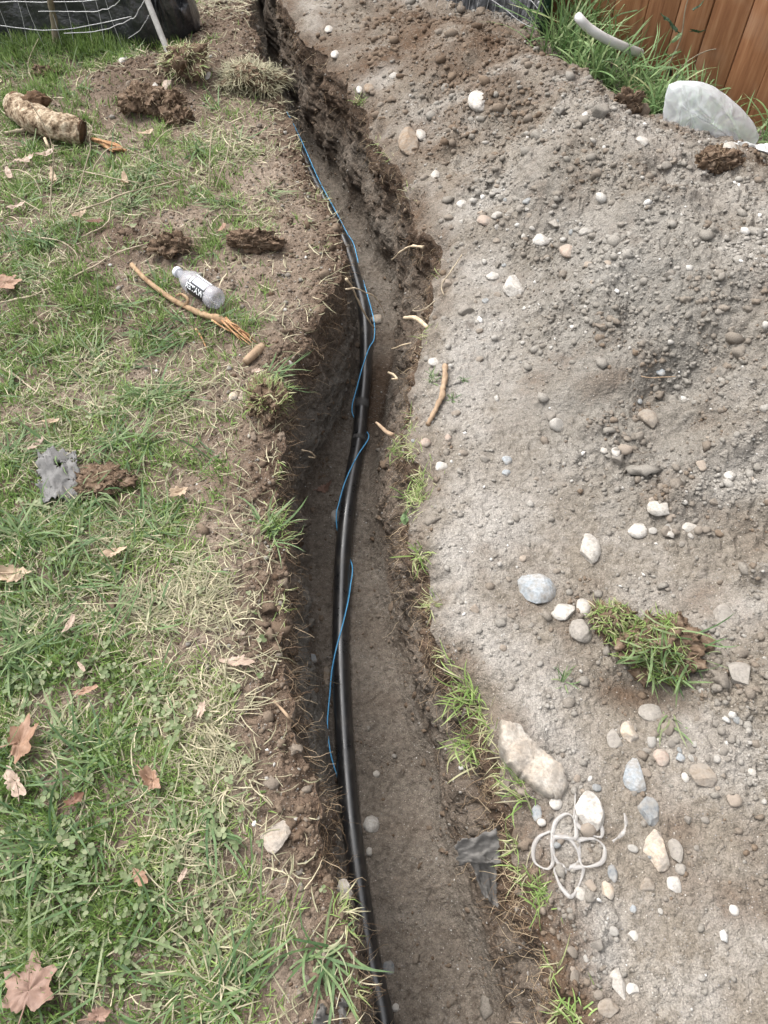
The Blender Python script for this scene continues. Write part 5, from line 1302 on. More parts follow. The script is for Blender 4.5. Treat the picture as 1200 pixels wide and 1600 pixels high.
size = np.clip(rng.lognormal(math.log(.0021), .62, n), .0010, .016) * (.55 + .28 * ds) * (1 + .35 * sstep(.02, .1, p[:, 2]))
tone = np.clip(.52 + .32 * (mk[:, 0] - .3) - .38 * mk[:, 1] + rng.normal(0, .06, n) + (rng.random(n) < .05) * .35, 0, 1)
crumbs('soil_crumbs', p, size, tone, 'loose crumbs and grit on the dug soil', 1)
n = 12000
bare = np.clip(S_l - .3, 0, 1) + .6 * edgeL
p = pick(cells(Xl, Yl, Zl, bare + .02, R0, R1, C0, Xl.shape[1], 1.0), n, 345); ds = dist_of(p)
crumbs('turf_crumbs', p, np.clip(rng.lognormal(math.log(.0026), .45, n), .0012, .009) * (.6 + .28 * ds), np.clip(.32 + rng.normal(0, .12, n) - .2 * lookup(wetl, p) + (rng.random(n) < .03) * .5, 0, 1), 'crumbs of brown soil on the bare turf patches', 2)
n = 12000
fd = np.zeros_like(Xt); fd[:, NW:-NW] = sstep(-.3, .5, fbm(Xt[:, NW:-NW], Yt[:, NW:-NW], None, .08, 3, 347)); fd[:, :NW] = .30; fd[:, -NW:] = .34
p = pick(cells(Xt, Yt, Zt, fd, R0, R1, 2, Xt.shape[1] - 2, 1.0), n, 349); ds = dist_of(p)
crumbs('trench_grit', p, np.clip(rng.lognormal(math.log(.0021), .5, n), .001, .010) * (.6 + .22 * ds), np.clip(.33 + rng.normal(0, .14, n) + (rng.random(n) < .10) * .4, 0, 1), 'grit and crumbs on the trench floor', 3)

# larger broken lumps
def lumps(name, p, size, tone, label, seed):
    r_ = np.random.default_rng(seed); n = len(p); bv, bf = ICO[1]; nk = len(bv)
    off = r_.uniform(0, 50, (n, 1, 3)); q = bv[None] * 1.4 + off
    nz = fbm(q[..., 0], q[..., 1], q[..., 2], .65, 2, seed, .6)
    V = bv[None] * (1 + .48 * nz + r_.normal(0, .19, (n, nk)))[..., None] * np.stack([size, size * r_.uniform(.5, 1, n), size * r_.uniform(.4, .75, n)], 1)[:, None]
    V = np.einsum('nij,nkj->nki', rot_mats(r_.uniform(0, 6.28, n), r_.normal(0, .4, n)), V) + p[:, None] + np.array([0, 0, 1.0]) * (size * -.05)[:, None, None]
    Fc = (bf[None] + (np.arange(n) * nk)[:, None, None]).reshape(-1, 3)
    return tag(obj(name, V.reshape(-1, 3), Fc, M['crumb'], smooth=False, attrs={'tone': np.repeat(tone, nk)}), label, 'clods', kind='stuff')
n = 2700
p = pick(cells(Xr, Yr, Zr, crumb * sstep(-.1, .6, fbm(Xr, Yr, None, .16, 3, 361) + .45 * heapness - .15) * (.25 + heapness), R0, R1, 0, NRT, .6), n, 363)
ri = np.clip(np.searchsorted(rows_y, p[:, 1]) - 1, 0, NR - 1); ci = np.clip(((p[:, 0] - Xr[ri, 0]) / (Xr[ri, NRT - 1] - Xr[ri, 0]) * (NRT - 1)).astype(int), 0, NRT - 1); mk = mk_r.reshape(NR, -1, 3)[ri, ci]
lumps('loose_lumps', p, np.clip(rng.lognormal(math.log(.0066), .5, n), .003, .034), np.clip(.50 + .28 * (mk[:, 0] - .3) - .28 * mk[:, 1] + rng.normal(0, .04, n), 0, 1), 'broken lumps of dug soil over the heap', 5)
n = 600
fd2 = np.zeros_like(Xt); fd2[:, NW:NW + 9] = 1; fd2[:, -NW - 9:-NW] = 1; fd2[:, NW + 9:-NW - 9] = .10; fd2[:, 2:NW] = .22; fd2[:, -NW:-2] = .22
p = pick(cells(Xt, Yt, Zt, fd2, R0, R1, 2, Xt.shape[1] - 2, .5), n, 365)
lumps('fallen_lumps', p, np.clip(rng.lognormal(math.log(.0065), .45, n), .003, .022), np.clip(rng.normal(.30, .10, n), 0, 1), 'lumps of earth fallen along the trench floor', 6)
n = 560
p = pick(cells(Xl, Yl, Zl, np.clip(S_l - .35, 0, 1) * (.3 + wetl) + .22 * edgeL, R0, R1, C0, Xl.shape[1], .5), n, 367)
lumps('turf_lumps', p, np.clip(rng.lognormal(math.log(.0075), .45, n), .004, .026), np.clip(rng.normal(.25, .08, n), 0, 1), 'dark earth lumps on the bare soil left of the trench', 7)

# ================================================================== sods and clods
M['sodsoil'] = simple_material('sod soil', (0.07, 0.047, 0.032), (0.14, 0.097, 0.067), 50, 0.95, 0.9, 0.1, 120, c3=(0.23, 0.18, 0.135))
def sod(px, py, w, h, zh, label, grass=(), roots=120, name='grass_sod', cat='sod', seed=1, rough=.42, mat='sodsoil', gmat='grass', tone=(.5, .2)):
    """a lump of earth with its turf; grass = (n, len, lean, azimuth or None, spread) list"""
    p, nor, dist = hit(px, py); s = mpp(p); r_ = np.random.default_rng(seed)
    R = np.array([w * s / 2, h * s / 2 * 1.25, zh])
    o = empty(name, p, label, cat)
    v, f = ICO[5 if w > 100 else 4]; v = v.copy()
    nz = fbm(v[:, 0] + seed, v[:, 1], v[:, 2], .6, 4, seed + 60, .62); v = v * (1 + rough * nz)[:, None] * R
    v = v + 0.0065 * np.stack([fbm(v[:, 0], v[:, 1], v[:, 2], .014, 3, seed + q, .65) for q in (1, 2, 3)], 1)
    v[:, 2] += zh * .35
    obj('soil_lump', v, f, M[mat], o)
    if roots:
        parts, tn = [], []
        for _ in range(roots):
            a = v[r_.integers(len(v))]; 
            if a[2] < 0: continue
            d_ = a / np.linalg.norm(a) + r_.normal(0, .5, 3); pts = [a * .95]
            for _ in range(4):
                d_ = d_ / np.linalg.norm(d_) + r_.normal(0, .4, 3) + [0, 0, -.15]; pts.append(pts[-1] + d_ / np.linalg.norm(d_) * r_.uniform(.004, .010) * (s / .0022))
            parts.append(tube(np.array(pts), np.linspace(.0008, .0004, 5) * (s / .0019), 3, False)); tn.append(np.full(15, r_.random()))
        vv, ff = join(parts); obj('roots', vv, ff, M['rootlet'], o, attrs={'tone': np.concatenate(tn)})
    for gi, (n, ln, lean, az, spread, zone, wd) in enumerate(grass):
        idx = np.where(zone(v / R))[0]; q = v[r_.choice(idx, n)]
        aa = np.arctan2(q[:, 1], q[:, 0]) + r_.normal(0, .5, n) if az is None else az + r_.normal(0, spread, n)
        vv, ff, k = blades(q, aa, r_.uniform(.5, 1.2, n) * ln, r_.uniform(.7, 1.3, n) * wd, np.clip(r_.normal(lean, .35, n), 0, 2.2), r_.normal(.55, .3, n), 4, r_.normal(0, .5, n))
        obj('turf' if gi == 0 else 'long_blades', vv, ff, M[gmat] if gi == 0 else M['longgrass'], o, attrs={'tone': np.repeat(np.clip(r_.normal(tone[0], tone[1], n), 0, 1), k)})
    return o
topz = lambda q: q[:, 2] > .35
leftz = lambda q: (q[:, 0] < .25) & (q[:, 2] > -.05)
sod(1035, 1020, 112, 78, .042, 'overturned grassy sod with green blades on the dirt right of the trench', [(560, .036, .75, 3.8, 1.3, lambda q: (q[:, 0] < .35) & (q[:, 2] > -.15), .0024), (70, .095, .8, 4.3, .9, lambda q: (q[:, 2] > .1) & (q[:, 1] < .5), .0046)], 260, seed=21, tone=(.52, .2))
sod(955, 972, 62, 42, .032, 'smaller grassy turf flap left of the big overturned sod', [(420, .026, .8, 3.8, 1.2, topz, .0022)], 120, seed=22, tone=(.6, .2))
sod(392, 132, 84, 50, .055, 'dome of dry yellow grass sod at the far left trench edge', [(1500, .058, 1.35, None, .4, lambda q: q[:, 2] > -.1, .0030)], 60, seed=23, gmat='straw', tone=(.45, .25))
sod(292, 112, 62, 50, .07, 'sod with hanging dry roots at the foot of the grey pole', [(420, .05, 1.35, None, .7, lambda q: q[:, 2] > .1, .0030)], 300, seed=24, tone=(.80, .15))
sod(228, 164, 56, 46, .055, 'dark rooty soil clod on the mound, left of three', (), 280, 'soil_clod', 'clod', 25)
sod(262, 170, 44, 36, .045, 'dark rooty soil clod on the mound, middle of three', (), 200, 'soil_clod', 'clod', 26)
sod(282, 192, 34, 26, .035, 'small dark rooty clod, lowest of the three by the mound', (), 140, 'soil_clod', 'clod', 27)
sod(160, 756, 84, 40, .020, 'loose dark crumbly clod right of the fabric scrap', (), 300, 'soil_clod', 'clod', 28, .35)
sod(268, 388, 50, 26, .03, 'dark soil clod above the bottle', (), 160, 'soil_clod', 'clod', 29)
sod(395, 380, 82, 24, .03, 'long dark lifted soil clod with a crack above the bottle', (), 60, 'soil_clod', 'clod', 30)
sod(415, 632, 56, 60, .035, 'rooty brown sod lump on the left trench lip', [(160, .035, .6, None, .6, lambda q: q[:, 2] > .5, .0028)], 320, seed=31, tone=(.7, .15))
sod(74, 118, 36, 18, .03, 'small dark clod in the grass left of the mound', (), 80, 'soil_clod', 'clod', 32)
sod(1120, 258, 62, 28, .035, 'dark rooty clod on the heap crest below the bag', (), 160, 'soil_clod', 'clod', 33)
sod(980, 166, 44, 20, .035, 'dark clod on the heap crest under the weeds', (), 80, 'soil_clod', 'clod', 34)
# grass tufts on the right-hand side
def tuft(px, py, n, ln, wd, lean, label, tone=.45, seed=0, name='grass_tuft', spread=.012, gmat='longgrass', cat='grass tuft', az=None, base=None, lift=0):
    p = hit(px, py)[0] if base is None else np.array(base); r_ = np.random.default_rng(seed + int(px))
    q = np.column_stack([r_.normal(0, spread, (n, 2)), np.full(n, -.004 + lift)])
    aa = r_.uniform(0, 6.28, n) if az is None else az + r_.normal(0, .8, n)
    vv, ff, k = blades(q, aa, r_.uniform(.5, 1.15, n) * ln, r_.uniform(.6, 1.3, n) * wd, np.clip(r_.normal(lean, .3, n), 0, 1.6), r_.normal(.8, .35, n), 6, r_.normal(0, .5, n))
    return tag(obj(name, vv, ff, M[gmat], loc=p, attrs={'tone': np.repeat(np.clip(r_.normal(tone, .2, n), 0, 1), k)}), label, cat)
tuft(630, 705, 70, .05, .0028, .7, 'grass tuft on the right trench edge below the orange root', spread=.016, gmat='grass')
tuft(655, 770, 60, .05, .003, .7, 'grass tuft on the right trench edge above the dandelion leaf', spread=.016, gmat='grass')
tuft(658, 868, 40, .06, .0034, .7, 'yellow-green grass tuft below the dandelion leaf', .6, spread=.010, gmat='grass')
tuft(675, 592, 22, .04, .003, .6, 'tiny grass tuft left of the thick tan root', spread=.008)
tuft(724, 594, 14, .025, .003, .5, 'tiny green sprout right of the thick tan root, upper', .3, spread=.004)
tuft(706, 622, 22, .025, .003, .7, 'tiny green sprout right of the thick tan root, lower', .3, spread=.006)
tuft(850, 1395, 90, .045, .0020, .8, 'fine green grass tuft below the plastic rings', .45, spread=.016, gmat='grass')
tuft(740, 1085, 50, .08, .0034, .9, 'straggling grass tuft hanging over the right edge above the slab', .55, spread=.022, gmat='grass', az=3.6)
tuft(735, 1165, 50, .07, .0032, .9, 'straggling grass tuft on the right edge beside the slab', .55, spread=.022, gmat='grass', az=3.4)
tuft(880, 1065, 16, .04, .003, .7, 'tiny pale sprout on the dirt left of the sod', .4, spread=.005)
tuft(1048, 1118, 12, .09, .0042, 1.1, 'few long blades dangling below the grassy sod', .6, spread=.008, az=4.7)
tuft(565, 160, 60, .06, .003, .6, 'grass tuft on the far right trench edge', .5, spread=.02, gmat='grass')
tuft(905, 1580, 30, .05, .0026, 1.0, 'sparse grass tuft at the bottom right trench edge', .5, spread=.016, gmat='grass')
tuft(820, 1240, 36, .07, .0026, 1.0, 'grass wisps on the trench edge left of the blue-grey pebble', .6, spread=.016, gmat='grass', az=3.0)
tuft(500, 1490, 26, .08, .004, 1.1, 'bright grass tuft drooping over the left edge near the bottom', .55, spread=.010, az=.1)
tuft(425, 825, 60, .05, .0026, .5, 'green grass tuft on the left trench edge', .4, spread=.018, gmat='grass')

# ================================================================== far left: plastic sheet, wire, stakes
m, nt, out = new_mat('black plastic sheet')
b = N(nt, 'ShaderNodeBsdfPrincipled'); tc = N(nt, 'ShaderNodeTexCoord').outputs['Object']
nn = noise(nt, 6, 5, 0.7, tc)
nt.links.new(ramp(nt, nn, [(0.35, (0.012, 0.013, 0.015)), (0.6, (0.045, 0.046, 0.05)), (0.78, (0.13, 0.127, 0.125))]), b.inputs['Base Color'])
b.inputs['Roughness'].default_value = 0.36; b.inputs['Specular IOR Level'].default_value = 0.9
bp = N(nt, 'ShaderNodeBump'); bp.inputs['Strength'].default_value = 0.9; bp.inputs['Distance'].default_value = 0.02
nt.links.new(noise(nt, 17, 4, 0.6, tc), bp.inputs['Height']); nt.links.new(bp.outputs[0], b.inputs['Normal'])
nt.links.new(b.outputs[0], out.inputs[0]); M['plastic'] = m
def folds(a, b_, seed):
    w1 = fbm(a, b_, None, .5, 2, seed); r1 = 1 - np.abs(fbm(a + .3 * w1, b_ * .35 + .4 * a, None, .16, 2, seed + 1)); r2 = 1 - np.abs(fbm(a * .4 + b_ * .8, b_ - .3 * w1, None, .11, 2, seed + 2))
    return .022 * (r1 - .5) + .015 * (r2 - .5) + .02 * w1
base = smooth_path(np.array([[-3.6, 3.93, 0], [-2.6, 3.92, 0], [-1.9, 3.90, 0], [-1.45, 3.87, 0], [-1.12, 3.82, 0], [-.97, 3.84, 0.005], [-.87, 3.93, .01]]), 150)
nu, nv = 150, 60
s = np.linspace(0, 1, nu)[:, None] * np.ones((1, nv)); t = np.ones((nu, 1)) * np.linspace(0, 1, nv)[None]
hgt = np.interp(s, [0, .62, .78, .88, .95, 1], [.62, .55, .32, .24, .19, .05]); dpt = np.interp(s, [0, .62, .8, .95, 1], [.55, .55, .34, .24, .10])
an = t * math.pi * .80
bul = np.interp(s, [0, .6, .8, .93, 1], [.03, .04, .09, .10, .02])
fd_ = folds(np.linspace(0, 3.0, nu)[:, None] * np.ones((1, nv)), t * hgt * 1.6, 501) * 2.3 * np.sin(np.clip(t * 4, 0, math.pi / 2)) * np.interp(s, [0, .97, 1], [1, 1, .3])
back_d = np.array([-.10, .99, 0])
ro = -np.cos(an) * .5 + .5
P = base[:, None, :] + back_d * (dpt * ro - fd_ - bul * np.sin(np.pi * np.clip(t * 1.15, 0, 1)))[..., None] + np.array([0, 0, 1.0]) * (hgt * np.sin(an) + fd_ * .7 - .005)[..., None]
v, c = centred(P.reshape(-1, 3))
tag(obj('plastic_sheet', v, grid_faces(nu, nv), M['plastic'], loc=c), 'bunched black plastic sheeting behind the wire at the far left', 'plastic sheet')
M['wire'] = simple_material('galvanised wire', (0.42, 0.43, 0.44), (0.58, 0.58, 0.58), 60, 0.45, 0, 0.5)
M['post_grey'] = simple_material('weathered pole', (0.30, 0.29, 0.275), (0.46, 0.45, 0.43), 30, 0.75, 0.2, 0.3)
M['post_brown'] = simple_material('weathered stake', (0.16, 0.13, 0.095), (0.27, 0.23, 0.17), 30, 0.85, 0.4, 0.2)
M['post_green'] = simple_material('green steel post', (0.012, 0.035, 0.022), (0.02, 0.055, 0.034), 30, 0.5, 0, 0.4)
wf = empty('wire_fence', (-1.6, 3.5, 0), 'slack galvanised wire mesh in front of the far left plastic', 'wire fence')
w0 = np.array([-1.6, 3.5, 0])
def wire_part(pts, r=.0016, n=30, rough=.002):
    v, f = tube(smooth_path(pts, n, rough), r, 5); obj('wire', v - w0, f, M['wire'], wf)
def fpt(x, z):                                           # the plane of the wire fence
    return np.array([x, float(np.interp(x, [-3.6, -1.9, -1.12, -.8], [3.82, 3.80, 3.74, 3.8])) - .03, z])
for zz, sag in ((.10, .02), (.20, .03), (.32, .03), (.46, .03)):
    pts = [fpt(x, zz + sag * math.sin(x * 7 + zz * 30) * .4 + (max(0, x + 1.5) ** 1.5) * .22) for x in np.linspace(-3.4, -1.12, 14)]
    wire_part(pts, .0018, 60)
for k, x in enumerate(np.linspace(-3.3, -1.2, 30)):
    wire_part([fpt(x + rng.normal(0, .006), .03), fpt(x + rng.normal(0, .012), .2), fpt(x + rng.normal(0, .015), .5)], .0010, 10, .001)
wire_part(np.array([G(242, -30, .34), G(213, 20, .23), G(200, 30, .20), G(150, 48, .15), G(100, 52, .14)]), .0016)
wire_part(np.array([G(232, 5, .22), G(226, 30, .14), G(200, 60, .05)]), .0014)
wire_part(np.array([G(190, -6, .26), G(180, 12, .2), G(150, 24, .17), G(60, 18, .18)]), .0016)
stick('wooden_stake', np.array([G(89, 78, 0), G(84, 30, .13), G(78, -5, .24), G(70, -60, .40), G(66, -100, .54)]), .014, .013, 'post_brown', 'thin brown wooden stake against the far left plastic', 'stake', world=True, n=16, sides=8, lump=.15)
p0 = hit(266, 90)[0]; p1 = G(222, -20, .29); dv = p1 - p0
stick('metal_pole', np.array([p0 - dv * .1, p0 + dv, p0 + dv * 2.2]), .0125, .0125, 'post_grey', 'leaning pale grey pole beside the plastic bundle', 'pole', world=True, n=14, sides=14, lump=0)

# far right: plastic, mesh, green post
base = smooth_path(np.array([[.06, 4.15, .06], [.30, 3.98, .10], [.40, 3.92, .11], [.52, 3.83, .11], [.62, 3.74, .10], [.69, 3.66, .09]]), 90)
nu, nv = 90, 40
s = np.linspace(0, 1, nu)[:, None] * np.ones((1, nv)); t = np.ones((nu, 1)) * np.linspace(0, 1, nv)[None]
fd_ = folds(np.linspace(0, 1.6, nu)[:, None] * np.ones((1, nv)) * 1.6, t * .3, 521) * 1.3
P = base[:, None, :] + np.array([.55, .83, 0]) * (.16 * t - fd_ * 1.2)[..., None] + np.array([0, 0, 1.0]) * (t * np.interp(s, [0, .25, .5, 1], [.10, .35, .5, .5]) - .03)[..., None]
v, c = centred(P.reshape(-1, 3))
tag(obj('plastic_sheet', v, grid_faces(nu, nv), M['plastic'], loc=c), 'upright black plastic sheeting beside the green post', 'plastic sheet')
wf2 = empty('wire_fence', (.45, 3.8, .1), 'wire mesh in front of the plastic sheeting by the green post', 'wire fence')
w0 = np.array([.45, 3.8, .1])
def fp2(s_, z): q = base[min(89, int(s_ * 89))]; return q + np.array([-.02, -.045, z])
for zz in (.05, .13, .22, .33):
    v, f = tube(smooth_path([fp2(a, zz + .05 * (1 - a) + .012 * math.sin(a * 11 + zz * 40)) for a in np.linspace(.12, 1, 9)], 30), .0016, 5); obj('wire', v - w0, f, M['wire'], wf2)
for a in np.linspace(.16, .97, 14):
    v, f = tube(smooth_path([fp2(a, -.02) + rng.normal(0, .004, 3), fp2(min(1, a + .02), .15) + rng.normal(0, .008, 3), fp2(min(1, a + .03), .42) + rng.normal(0, .008, 3)], 10), .0010, 4); obj('wire', v - w0, f, M['wire'], wf2)
pb = np.array([.70, 3.62, .05])
post = empty('steel_post', pb, 'dark green steel fence post at the end of the wire mesh', 'post')
def box(x0, x1, y0, y1, z0, z1):
    v = np.array([[x, y, z] for x in (x0, x1) for y in (y0, y1) for z in (z0, z1)], float)
    return v, np.array([[0, 1, 3, 2], [4, 6, 7, 5], [0, 4, 5, 1], [2, 3, 7, 6], [0, 2, 6, 4], [1, 5, 7, 3]])
obj('flange', *box(-.018, .018, -.002, .002, -.1, 1.1), M['post_green'], post, False)
obj('web', *box(-.002, .002, .0021, .030, -.1, 1.1), M['post_green'], post, False)
for k in range(8): obj('stud', *box(-.006, .006, -.010, -.0021, .04 + k * .13, .055 + k * .13), M['post_green'], post, False)

# ================================================================== wooden fence
fa = np.array([0.80, 3.86]); fb_ = np.array([1.53, 2.97]); fdir = (fb_ - fa) / np.linalg.norm(fb_ - fa); fang = math.atan2(fdir[1], fdir[0]); fn = np.array([fdir[1], -fdir[0]])
m, nt, out = new_mat('stained cedar')
tc = N(nt, 'ShaderNodeTexCoord').outputs['Object']; oi = N(nt, 'ShaderNodeObjectInfo')
ad = N(nt, 'ShaderNodeVectorMath', operation='ADD'); cb = N(nt, 'ShaderNodeCombineXYZ'); nt.links.new(math_n(nt, 'MULTIPLY', oi.outputs['Random'], 37.0), cb.inputs[0])
nt.links.new(tc, ad.inputs[0]); nt.links.new(cb.outputs[0], ad.inputs[1])
mp = N(nt, 'ShaderNodeMapping'); mp.inputs['Scale'].default_value = (14, 14, 1.1); nt.links.new(ad.outputs[0], mp.inputs[0])
gr = noise(nt, 3.5, 6, 0.65, mp.outputs[0]); bl = noise(nt, 4, 3, 0.6, ad.outputs[0])
c = ramp(nt, gr, [(0.28, (0.19, 0.080, 0.038)), (0.5, (0.30, 0.138, 0.066)), (0.72, (0.40, 0.215, 0.115))])
c = mixc(nt, 1.0, c, ramp(nt, oi.outputs['Random'], [(0.0, g(0.82)), (1.0, g(1.12))]), 'MULTIPLY')
c = mixc(nt, ramp(nt, bl, [(0.5, g(0)), (0.75, g(0.4))]), c, (0.42, 0.30, 0.21))
b = N(nt, 'ShaderNodeBsdfPrincipled'); nt.links.new(c, b.inputs['Base Color']); b.inputs['Roughness'].default_value = 0.7; b.inputs['Specular IOR Level'].default_value = 0.25
bp = N(nt, 'ShaderNodeBump'); bp.inputs['Strength'].default_value = 0.35; bp.inputs['Distance'].default_value = 0.003
nt.links.new(gr, bp.inputs['Height']); nt.links.new(bp.outputs[0], b.inputs['Normal']); nt.links.new(b.outputs[0], out.inputs[0]); M['cedar'] = m
fence = empty('wooden_fence', (fa[0], fa[1], 0), 'reddish-brown stained board fence at the upper right', 'fence', rotz=fang)
x = -.62; k = 0
FLEN = np.linalg.norm(fb_ - fa) + 1.6
while x < FLEN:
    w = rng.uniform(.135, .155) if k % 3 else rng.uniform(.155, .18)
    bv, bf = box(0, w - rng.uniform(.003, .006), -.009, .009, .02 + rng.uniform(-.008, .008), 1.78)
    o = obj('board', bv, bf, M['cedar'], fence, False, loc=(x, rng.uniform(-.003, .003), 0), rot=(0, rng.normal(0, .002), 0))
    md = o.modifiers.new('edge', 'BEVEL'); md.width = .0018; md.segments = 2
    x += w; k += 1
for z_ in (.28, 1.45):
    obj('rail', *box(-.62, FLEN, .011, .049, z_, z_ + .088), M['cedar'], fence, False)

# white plastic pipe in the weeds
wp_ = np.array([G(903, 26, .33), G(908, 32, .325), G(920, 44, .30), G(940, 57, .27), G(962, 68, .24), G(984, 77, .20), G(1000, 83, .16)])
n = 50; P = smooth_path(wp_, n); v, f = tube(P, .017, 16, False); vi, fi = tube(P, .0145, 16, False)
v = np.vstack([v, vi]); f2 = [f[0], fi[0][:, ::-1] + n * 16]; j = np.arange(16); f2.append(np.stack([j, (j + 1) % 16, (j + 1) % 16 + n * 16, j + n * 16], 1))
v, c = centred(v)
M['pvc'] = simple_material('white plastic', (0.44, 0.44, 0.43), (0.58, 0.58, 0.57), 12, 0.4, 0, 0.4)
tag(obj('plastic_pipe', v, f2, M['pvc'], loc=c), 'curved white plastic pipe resting on weeds by the fence', 'pipe')

# weeds by the fence
WD = [(.78, 3.50, 95, .34, 'tall dark grass clump beside the green post'), (.93, 3.55, 90, .34, 'grass clump behind the upper end of the white pipe'), (.93, 3.28, 110, .28, 'green grass clump in front of the white pipe'),
      (1.06, 3.22, 110, .26, 'dense green grass clump under the lower end of the white pipe'), (1.15, 3.05, 110, .26, 'grass clump between the heap and the bramble'), (1.05, 3.02, 80, .2, 'low grass clump at the back foot of the heap'), (.84, 3.22, 70, .22, 'grass clump at the heap crest left of the white pipe'),
      (1.22, 2.96, 70, .22, 'grass clump left behind the clear bag'), (1.47, 2.78, 70, .24, 'grass clump right of the clear bag by the fence'), (1.56, 2.62, 70, .22, 'grass clump at the right picture edge beside the bag'), (.85, 3.7, 90, .4, 'dark tall grass at the left end of the board fence')]
for k, (x, y, n, ln, lab) in enumerate(WD):
    tuft(k * 31, 0, n, ln, .0075, .55, lab, .42, seed=600 + k, name='weed_clump', spread=.055, gmat='weed', base=(x, y, ground_z(x, y)), cat='grass clump')
# bramble with dark leaves
bx, by = 1.17, 3.27
bz = ground_z(bx, by)
brm = empty('bramble', (bx, by, bz), 'dark-leaved bramble shoot in front of the board fence', 'bramble')
st_pts = np.array([[0, 0, 0], [-.01, -.02, .12], [.0, -.04, .24], [-.02, -.05, .36], [.0, -.05, .5]])
v, f = tube(smooth_path(st_pts, 20), np.linspace(.004, .002, 20), 6); obj('stem', v, f, M['twig'], brm)
v, f = tube(smooth_path([[0, 0, .02], [.05, -.03, .14], [.13, -.05, .20], [.22, -.05, .19]], 16), np.linspace(.003, .0015, 16), 5); obj('stem', v, f, M['twig'], brm)
for k in range(16):
    a = rng.uniform(0, 6.28); hgt_ = rng.uniform(.06, .42); q = np.array([math.cos(a) * rng.uniform(.02, .09), math.sin(a) * .05 - .04, hgt_])
    lv_, lf_ = leaf_mesh('beech', rng.uniform(.024, .040), .4, 700 + k, 0, True)
    obj('leaf', lv_, lf_, LM['dgreen'] if k % 4 else LM['green'], brm, loc=q, rot=(rng.uniform(-.9, .9), rng.uniform(-.9, .9), a))

# ================================================================== clear plastic bag and sheet
m, nt, out = new_mat('clear bag film')
b = N(nt, 'ShaderNodeBsdfPrincipled'); b.inputs['Base Color'].default_value = (0.86, 0.90, 0.95, 1); b.inputs['Roughness'].default_value = 0.14; b.inputs['Specular IOR Level'].default_value = 0.9
bpn = N(nt, 'ShaderNodeBump'); bpn.inputs['Strength'].default_value = 0.8; bpn.inputs['Distance'].default_value = 0.012
nt.links.new(noise(nt, 22, 3, 0.6, N(nt, 'ShaderNodeTexCoord').outputs['Object']), bpn.inputs['Height']); nt.links.new(bpn.outputs[0], b.inputs['Normal'])
t_ = N(nt, 'ShaderNodeBsdfTransparent'); mx = N(nt, 'ShaderNodeMixShader'); tl = N(nt, 'ShaderNodeBsdfTranslucent'); tl.inputs[0].default_value = (0.86, 0.90, 0.95, 1)
m1 = N(nt, 'ShaderNodeMixShader'); m1.inputs[0].default_value = 0.4; nt.links.new(b.outputs[0], m1.inputs[1]); nt.links.new(tl.outputs[0], m1.inputs[2])
lw = N(nt, 'ShaderNodeLayerWeight'); lw.inputs[0].default_value = 0.35
nt.links.new(ramp(nt, lw.outputs['Facing'], [(0.0, g(0.66)), (0.5, g(0.46)), (0.9, g(0.10))]), mx.inputs[0])
nt.links.new(m1.outputs[0], mx.inputs[1]); nt.links.new(t_.outputs[0], mx.inputs[2]); nt.links.new(mx.outputs[0], out.inputs[0]); M['bag'] = m
BY = 2.72
def on_plane(px, py):
    d = ray(px, py); t_ = BY / d[1]; return np.array([d[0] * t_, CAMZ + d[2] * t_])
ol = np.array([on_plane(*q) for q in [(1040, 152), (1046, 135), (1062, 128), (1090, 129), (1118, 138), (1141, 154), (1161, 172), (1178, 192), (1186, 212), (1175, 234), (1130, 240), (1090, 240), (1050, 236), (1038, 215), (1037, 180)]])
oc_ = np.array([on_plane(1102, 190)]); nth, nr_ = 150, 44
olp = np.vstack([ol, ol[:1]]); kk = np.linspace(0, len(ol), nth, endpoint=False); O = np.stack([np.interp(kk, np.arange(len(olp)), olp[:, q]) for q in (0, 1)], 1)
O = (O + np.roll(O, 1, 0) + np.roll(O, -1, 0)) / 3
rr_ = np.sin(np.linspace(0.02, 1, nr_) * math.pi / 2)
XZ = oc_[None] + rr_[:, None, None] * (O - oc_)[None]
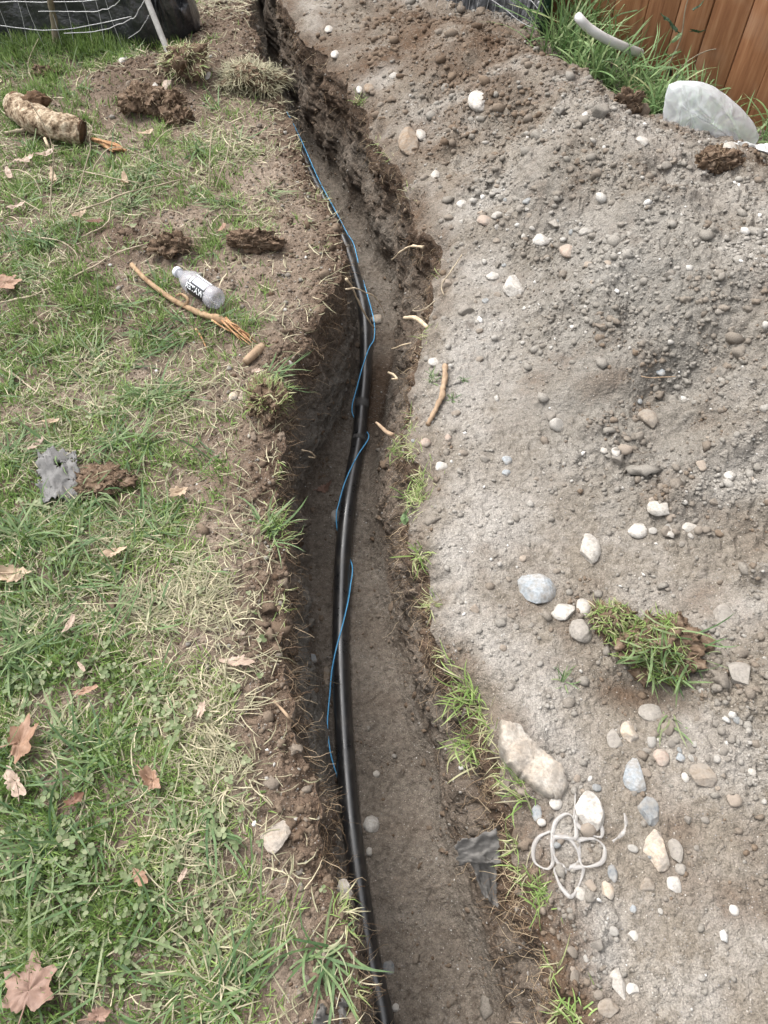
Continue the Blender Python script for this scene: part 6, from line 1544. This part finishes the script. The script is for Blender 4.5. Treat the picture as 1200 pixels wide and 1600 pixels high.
lines = [[(1057, 152), (1047, 214)], [(1057, 152), (1085, 166), (1112, 180), (1128, 196), (1142, 222)], [(1062, 131), (1070, 165), (1078, 205)], [(1046, 198), (1090, 197), (1130, 196)], [(1100, 131), (1126, 160), (1150, 205)], [(1088, 130), (1085, 150), (1100, 165)], [(1070, 165), (1060, 185), (1062, 220)], [(1140, 156), (1135, 180), (1150, 222)]]
crs = np.zeros(XZ.shape[:2])
for L in lines:
    q = smooth_path(np.array([np.append(on_plane(*a_), 0) for a_ in L]), 30)[:, :2]
    dmin = np.min(np.linalg.norm(XZ[:, :, None] - q[None, None], axis=3), axis=2); crs = np.maximum(crs, np.exp(-(dmin / .0055) ** 2) + .45 * np.exp(-(dmin / .02) ** 2))
dome = np.sqrt(np.clip(1 - rr_ ** 2, 0, 1))[:, None] * np.ones((1, nth))
fold = .012 * fbm(XZ[..., 0], XZ[..., 1], None, .10, 3, 815) + .006 * (1 - np.abs(fbm(XZ[..., 0], XZ[..., 1], None, .06, 2, 817)))
out_f = dome * .085 + (dome > .05) * np.sqrt(dome) * (crs * .015 + fold); out_b = dome * .07 + np.sqrt(dome) * fold * 1.5
Vf = np.stack([XZ[..., 0], BY - out_f, XZ[..., 1]], -1).reshape(-1, 3); Vb = np.stack([XZ[..., 0], BY + .004 + out_b, XZ[..., 1]], -1).reshape(-1, 3)
gf = grid_faces(nr_, nth, 0, True); rim = np.arange(nth) + (nr_ - 1) * nth
rimf = np.stack([rim, np.roll(rim, -1), np.roll(rim, -1) + len(Vf), rim + len(Vf)], 1)
v = np.vstack([Vf, Vb]); v, c = centred(v)
tag(obj('plastic_bag', v, [gf, gf[:, ::-1] + len(Vf), rimf], M['bag'], loc=c), 'puffed clear plastic bag lying behind the heap crest', 'plastic bag')
scrap('plastic_film', [(1128, 232, .19), (1215, 240, .20), (1230, 268, .19), (1150, 240, .18)], .03, .02, 'pvc', 'white plastic film strip beside the bag at the right edge', 'plastic film', 40, 12, 33, [], .05, .0006, z0=1)
